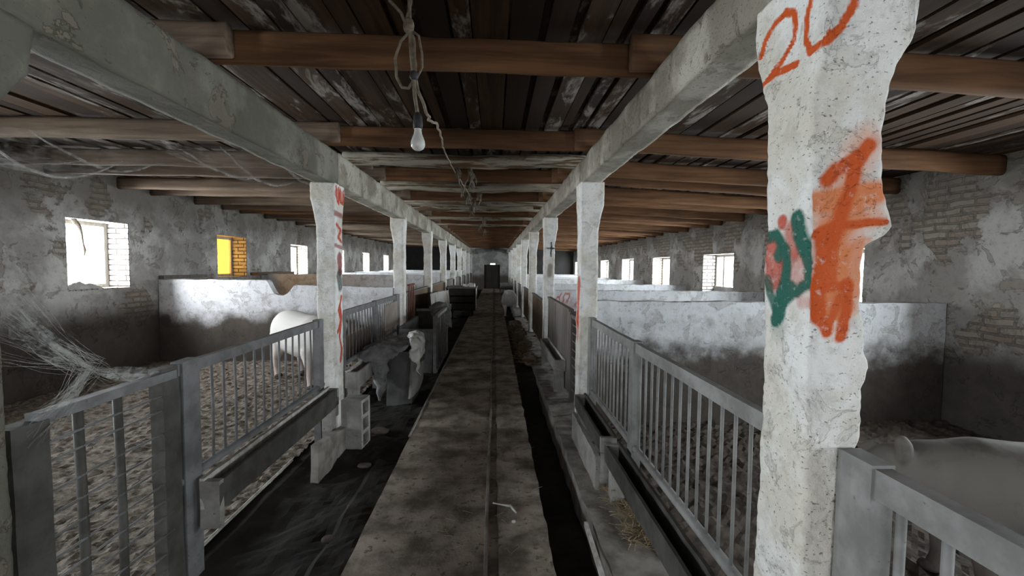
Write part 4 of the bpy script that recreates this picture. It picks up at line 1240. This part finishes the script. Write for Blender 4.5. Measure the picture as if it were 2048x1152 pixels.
# ------------------------------------------------------------------ cobwebs on the gate side
wb = thing('cobweb', (-1.56, 1.5, 1.06), 'grey cobweb stretched between the wire gate post and the edge column', 'cobweb')
N0 = (-1.56, 1.72, 1.19)
ends = [(-1.51, 1.39, 1.50), (-1.52, 1.47, 1.075), (-1.55, 2.10, 1.09), (-1.6, 1.40, 1.36)]
for i, e in enumerate(ends[:3]):
    mid_ = tuple((a+b_)/2 - (0.03 if j == 2 else 0) for j, (a, b_) in enumerate(zip(N0, e)))
    part('strand', tube(wob([e, mid_, N0], 0.006, i+3, 8), [0.004]*8+[0.009]*8+[0.010], 6), MAT['web'], wb, True)
V, F = [], []
NR = 14
def webpatch(a, b_, c_, d_, n=14, sagk=0.05, seed=1):
    a, b_, c_, d_ = map(Vector, (a, b_, c_, d_))
    V = []
    for i in range(n+1):
        for j in range(n+1):
            u, v = i/n, j/n
            p_ = (a.lerp(b_, u)).lerp(d_.lerp(c_, u), v)
            p_ = p_+Vector((0, 0, -sagk*math.sin(u*PI)*math.sin(v*PI)))+nvec(p_, 5, seed)*0.02
            V.append(p_)
    F = [(i*(n+1)+j, i*(n+1)+j+1, (i+1)*(n+1)+j+1, (i+1)*(n+1)+j) for i in range(n) for j in range(n)]
    return V, F
rw = random.Random(4)
gg = []
A = [Vector(e) for e in ends]
for q in range(90):
    i0 = rw.choice((0, 0, 1, 1, 2, 3)); 
    e = A[i0]+Vector((rw.uniform(-.012, .012), rw.uniform(-.05, .07), rw.uniform(-.10, .05)))
    if i0 == 2: e = Vector((-1.555, rw.uniform(1.85, 2.12), 1.085+rw.uniform(0, .03)))
    f_ = Vector(N0)+Vector((rw.uniform(-.02, .02), rw.uniform(-.06, .06), rw.uniform(-.04, .03)))
    mid_ = (e+f_)/2+Vector((rw.uniform(-.01, .01), 0, rw.uniform(-.035, .01)))
    gg.append(tube(wob([e, mid_, f_], 0.006, q, 5), rw.uniform(0.00025, 0.0006), 4))
part('fine_threads', join(*gg), MAT['web_thread'], wb, True)
part('sheet', join(webpatch((-1.51, 1.39, 1.50), (-1.52, 1.40, 1.36), (-1.55, 1.62, 1.21), (-1.56, 1.70, 1.21), seed=1), webpatch((-1.52, 1.47, 1.08), (-1.53, 1.56, 1.10), (-1.56, 1.74, 1.17), (-1.56, 1.70, 1.20), seed=2),
                   webpatch((-1.56, 1.70, 1.20), (-1.56, 1.72, 1.17), (-1.555, 2.08, 1.085), (-1.555, 2.09, 1.11), seed=3)), MAT['web_fine'], wb, True)
# sheets sagging under the joists
for i, (a, b_, c_, d_, lab) in enumerate([
        ((-4.9, 3.3, 2.68), (-3.5, 3.9, 2.68), (-3.3, 4.9, 2.66), (-4.6, 4.7, 2.66), 'wide dusty cobweb sagging under the joists above the first whitewashed window'),
        ((-3.2, 4.0, 2.68), (-1.75, 4.1, 2.62), (-1.75, 5.6, 2.55), (-3.2, 5.4, 2.66), 'dusty cobweb sagging from the joists to the red scribbled column')]):
    g_ = webpatch(a, b_, c_, d_, 26, (0.28, 0.16, 0.03)[i], 10+i)
    o = link_mesh('cobweb', *g_, MAT['web_thin'] if i != 2 else MAT['web_thin'], origin=a, smooth=True)
    tag(o, lab, 'cobweb')
    gg = []
    # thick folds along the veil's lower edges
    if i < 2:
        n = 26
        Vv = g_[0]
        for row in (6, 13, 20):
            gg.append(tube([Vv[row*(n+1)+j] for j in range(0, n+1)], [0.004+0.009*math.sin(j/n*PI) for j in range(n+1)], 6))
        part('fold', join(*gg), MAT['web'], o, True)


# ------------------------------------------------------------------ pigs
def pig(label, loc, rotz, mat, head=0.0, stride=0.0, size=1.0, name='pig', headturn=0.0, flop=0.0):
    T = []
    tr = [(-.66, .64, .05, .06), (-.63, .63, .13, .16), (-.53, .615, .20, .24), (-.38, .60, .235, .275), (-.15, .575, .25, .28), (.1, .56, .255, .28), (.32, .585, .235, .265),
          (.48, .60, .185, .215), (.56, .61, .11, .13)]
    T.append(tube([(a, 0, b_) for a, b_, c_, d_ in tr], [(c_, d_) for a, b_, c_, d_ in tr], 22))
    hd = [(.25, .60, .10, .12), (.40, .61, .185, .215), (.56, .625, .16, .195), (.70, .63, .13, .165), (.80, .60, .105, .13), (.88, .565, .075, .09), (.97, .535, .06, .065), (1.02, .525, .058, .06), (1.03, .525, .05, .052)]
    hp = []
    for a, b_, c_, d_ in hd:
        t = max(0, (a-.4)/.6)
        hp.append((a-0.06*t*head, headturn*t*t*0.4, b_-head*t*0.5))
    T.append(tube(hp, [(c_, d_) for a, b_, c_, d_ in hd], 18))
    for s in (-1, 1):
        st = stride*s
        T.append(tube([(-.42, .10*s, .60), (-.40+st*.3, .15*s, .48), (-.36+st*.5, .15*s, .38), (-.46+st*.8, .145*s, .25), (-.455+st, .14*s, .12), (-.43+st, .14*s, .045), (-.42+st, .14*s, 0.0)],
                      [(.12, .16), (.105, .155), (.075, .11), (.045, .058), (.036, .040), (.038, .044), (.044, .052)], 12))
        T.append(tube([(.33, .09*s, .58), (.34-st*.3, .135*s, .44), (.33-st*.5, .13*s, .33), (.345-st*.8, .13*s, .21), (.34-st, .13*s, .10), (.355-st, .13*s, .04), (.365-st, .13*s, 0.0)],
                      [(.10, .13), (.09, .115), (.062, .08), (.044, .05), (.035, .038), (.037, .042), (.042, .05)], 12))
        # ears, thin and leaning forward
        e = Vector(hp[3])
        if s < 0 and flop:
            T.append(tube([e+Vector((-.03, .07*s, .08)), e+Vector((.02, .12*s, .09)), e+Vector((.06, .15*s, .06)), e+Vector((.09, .155*s, .02))], [(.03, .045), (.02, .06), (.018, .05), (.012, .02)], 12))
        else: T.append(tube([e+Vector((-.03, .07*s, .09)), e+Vector((-.01, .10*s, .15)), e+Vector((.0, .12*s, .195)), e+Vector((.02, .13*s, .235)), e+Vector((.035, .135*s, .255))],
                      [(.03, .045), (.042, .060), (.042, .060), (.034, .045), (.018, .02)], 12))
    T.append(tube([(-.64, 0, .72), (-.69, .01, .70), (-.71, .02, .64), (-.70, .0, .58), (-.68, .02, .52)], [.02, .015, .013, .011, .008], 8))
    V, F = join(*T)
    root = thing(name, loc, label, 'pig')
    root.rotation_euler = (0, 0, rotz)
    root.scale = (size, size, size)
    me = bpy.data.meshes.new('body')
    me.from_pydata([tuple(v) for v in V], [], F)
    me.materials.append(mat)
    tmp = bpy.data.objects.new('body', me)
    COL.objects.link(tmp)
    md = tmp.modifiers.new('r', 'REMESH'); md.mode = 'VOXEL'; md.voxel_size = 0.0125
    sm = tmp.modifiers.new('s', 'SMOOTH'); sm.iterations = 14; sm.factor = 0.5
    dg = bpy.context.evaluated_depsgraph_get()
    me2 = bpy.data.meshes.new_from_object(tmp.evaluated_get(dg))
    bpy.data.objects.remove(tmp)
    me2.name = 'body'
    for p_ in me2.polygons: p_.use_smooth = True
    if not me2.materials: me2.materials.append(mat)
    bo = bpy.data.objects.new('body', me2)
    COL.objects.link(bo); bo.parent = root

    def kid(nm, geo, mt):
        mm = bpy.data.meshes.new(nm); mm.from_pydata([tuple(v) for v in geo[0]], [], geo[1]); mm.materials.append(mt)
        for p_ in mm.polygons: p_.use_smooth = True
        k_ = bpy.data.objects.new(nm, mm); COL.objects.link(k_); k_.parent = root
    for s in (-1, 1):
        h = Vector(hp[4])
        kid('eye', ellipsoid(h+Vector((.0, .088*s, .065)), (.013, .010, .013), 10, 6), MAT['eye'])
        n_ = Vector(hp[-1])
        kid('nostril', ellipsoid(n_+Vector((.0, .02*s, .005)), (.006, .010, .014), 8, 6), MAT['eye'])
        for xx in (-.42+stride*s, .365-stride*s):
            kid('hoof', tube([(xx, .135*s, .034), (xx+.008, .135*s, .014), (xx+.012, .135*s, -.004)], [(.040, .046), (.046, .055), (.048, .058)], 12), MAT['hoof'])
    return root


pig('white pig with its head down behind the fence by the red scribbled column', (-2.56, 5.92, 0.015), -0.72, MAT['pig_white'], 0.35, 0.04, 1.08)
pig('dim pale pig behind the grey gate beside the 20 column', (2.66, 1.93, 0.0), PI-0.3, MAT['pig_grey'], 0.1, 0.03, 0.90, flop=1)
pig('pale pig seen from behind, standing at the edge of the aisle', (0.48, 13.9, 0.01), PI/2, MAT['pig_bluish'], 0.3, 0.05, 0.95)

# ------------------------------------------------------------------ litter
def straws(name, n, area, zf, lmin, lmax, mat, label, rad=0.0013, tilt=0.15):
    gg = []
    for i in range(n):
        x, y = random.uniform(area[0], area[1]), random.uniform(area[2], area[3])
        a = random.uniform(0, 6.28); l_ = random.uniform(lmin, lmax)
        z = zf(x, y)
        d = Vector((math.cos(a), math.sin(a), random.uniform(-0.02, tilt)))*l_
        p0 = Vector((x, y, z)); p1 = p0+d*0.5+Vector((0, 0, random.uniform(0, 0.1)*l_)); p2 = p0+d
        gg.append(tube([p0, p1, p2], rad, 4))
    o = link_mesh(name, *join(*gg), mat)
    o['kind'] = 'stuff'; o['label'] = label; o['category'] = 'straw'
    return o


straws('scattered_straw', 420, (-0.75, 0.33, 1.8, 8), lambda x, y: 0.008, 0.02, 0.08, MAT['straw'], 'loose straws scattered over the aisle slab', 0.0012, 0.08)
straws('straw_tuft', 420, (0.80, 0.98, 2.35, 3.0), lambda x, y: 0.01, 0.05, 0.13, MAT['straw'], 'tuft of straw on the ledge below the long trough near the 20 column', 0.0016, 0.4)
straws('straw_pile', 1100, (0.42, 0.68, 6.9, 11.5), lambda x, y: 0.02+0.10*max(0, math.sin((y-6.6)/4.9*PI))*random.random(), 0.06, 0.16, MAT['straw_brown'], 'brown straw heaped along the ledge by the brown plank fences', 0.003, 0.3)
straws('bedding_straw', 700, (-5.2, -1.7, 1.5, 6.8), lambda x, y: 0.02, 0.03, 0.09, MAT['straw'], 'bits of straw trodden into the bedding of the white pig pen', 0.002, 0.1)
# brown lumps of dung and rubble on the ledge
for i, (xx, y, r) in enumerate([(0.60, 7.2, .12), (0.62, 8.4, .14), (0.58, 9.6, .14), (0.62, 10.0, .13), (0.55, 11.3, .17)]):
    g_ = ellipsoid((xx, y, 0.03), (r, r*1.5, r*0.8), 20, 12)
    g_ = ([v+nvec(v, 9, i)*0.05+nvec(v, 25, i)*0.015 for v in g_[0]], g_[1])
    o = link_mesh('dung_heap', *g_, MAT['ledge'] if i % 2 else MAT['bedding'], origin=(xx, y, -0.02), smooth=True)
    tag(o, 'lump of dung and straw on the ledge, %s past the pale-rimmed trough' % ORD[i], 'heap', 'dung lumps on the ledge')
# small things on the slab
o = link_mesh('twig', *join(tube([(0.0, 2.82, 0.012), (0.06, 2.79, 0.016), (0.115, 2.77, 0.018)], [.004, .005, .009], 7), tube([(0.115, 2.775, 0.018), (0.15, 2.70, 0.012)], [.010, .006], 7)), MAT['rim'], origin=(0.06, 2.78, 0.0), smooth=True)
tag(o, 'pale forked twig lying on the aisle slab', 'twig')
o = link_mesh('pebble', *ellipsoid((0.13, 2.61, 0.010), (.014, .010, .010), 10, 6), MAT['rag_white'], origin=(0.13, 2.61, 0), smooth=True)
tag(o, 'tiny white pebble on the slab beside the forked twig', 'pebble')
o = link_mesh('wooden_stick', *bar((0.585, 2.62, -0.02), (0.555, 2.0, 0.03), 0.022, 0.03), MAT['rim'], origin=(0.57, 2.3, -0.02))
tag(o, 'pale stick lying in the gutter below the 20 side ledge', 'stick')
for i, (xx, y, r) in enumerate([(-1.05, 3.5, .035), (-0.95, 2.9, .028), (-1.12, 4.25, .06), (-0.98, 2.55, .03)]):
    g_ = ellipsoid((xx, y, -0.045), (r*1.5, r, r*0.6), 12, 8)
    g_ = ([v+nvec(v, 20, i)*0.012 for v in g_[0]], g_[1])
    o = link_mesh('stone', *g_, MAT['bedding_dark'], origin=(xx, y, -0.06), smooth=True)
    tag(o, ['small stone on the black dirt beside the slab opposite the trough', 'little stone on the dark dirt close to the slab edge', 'biggest stone on the dirt, just past the hollow block', 'little stone on the dark dirt, lowest one in view'][i], 'stone', 'stones on the dirt')
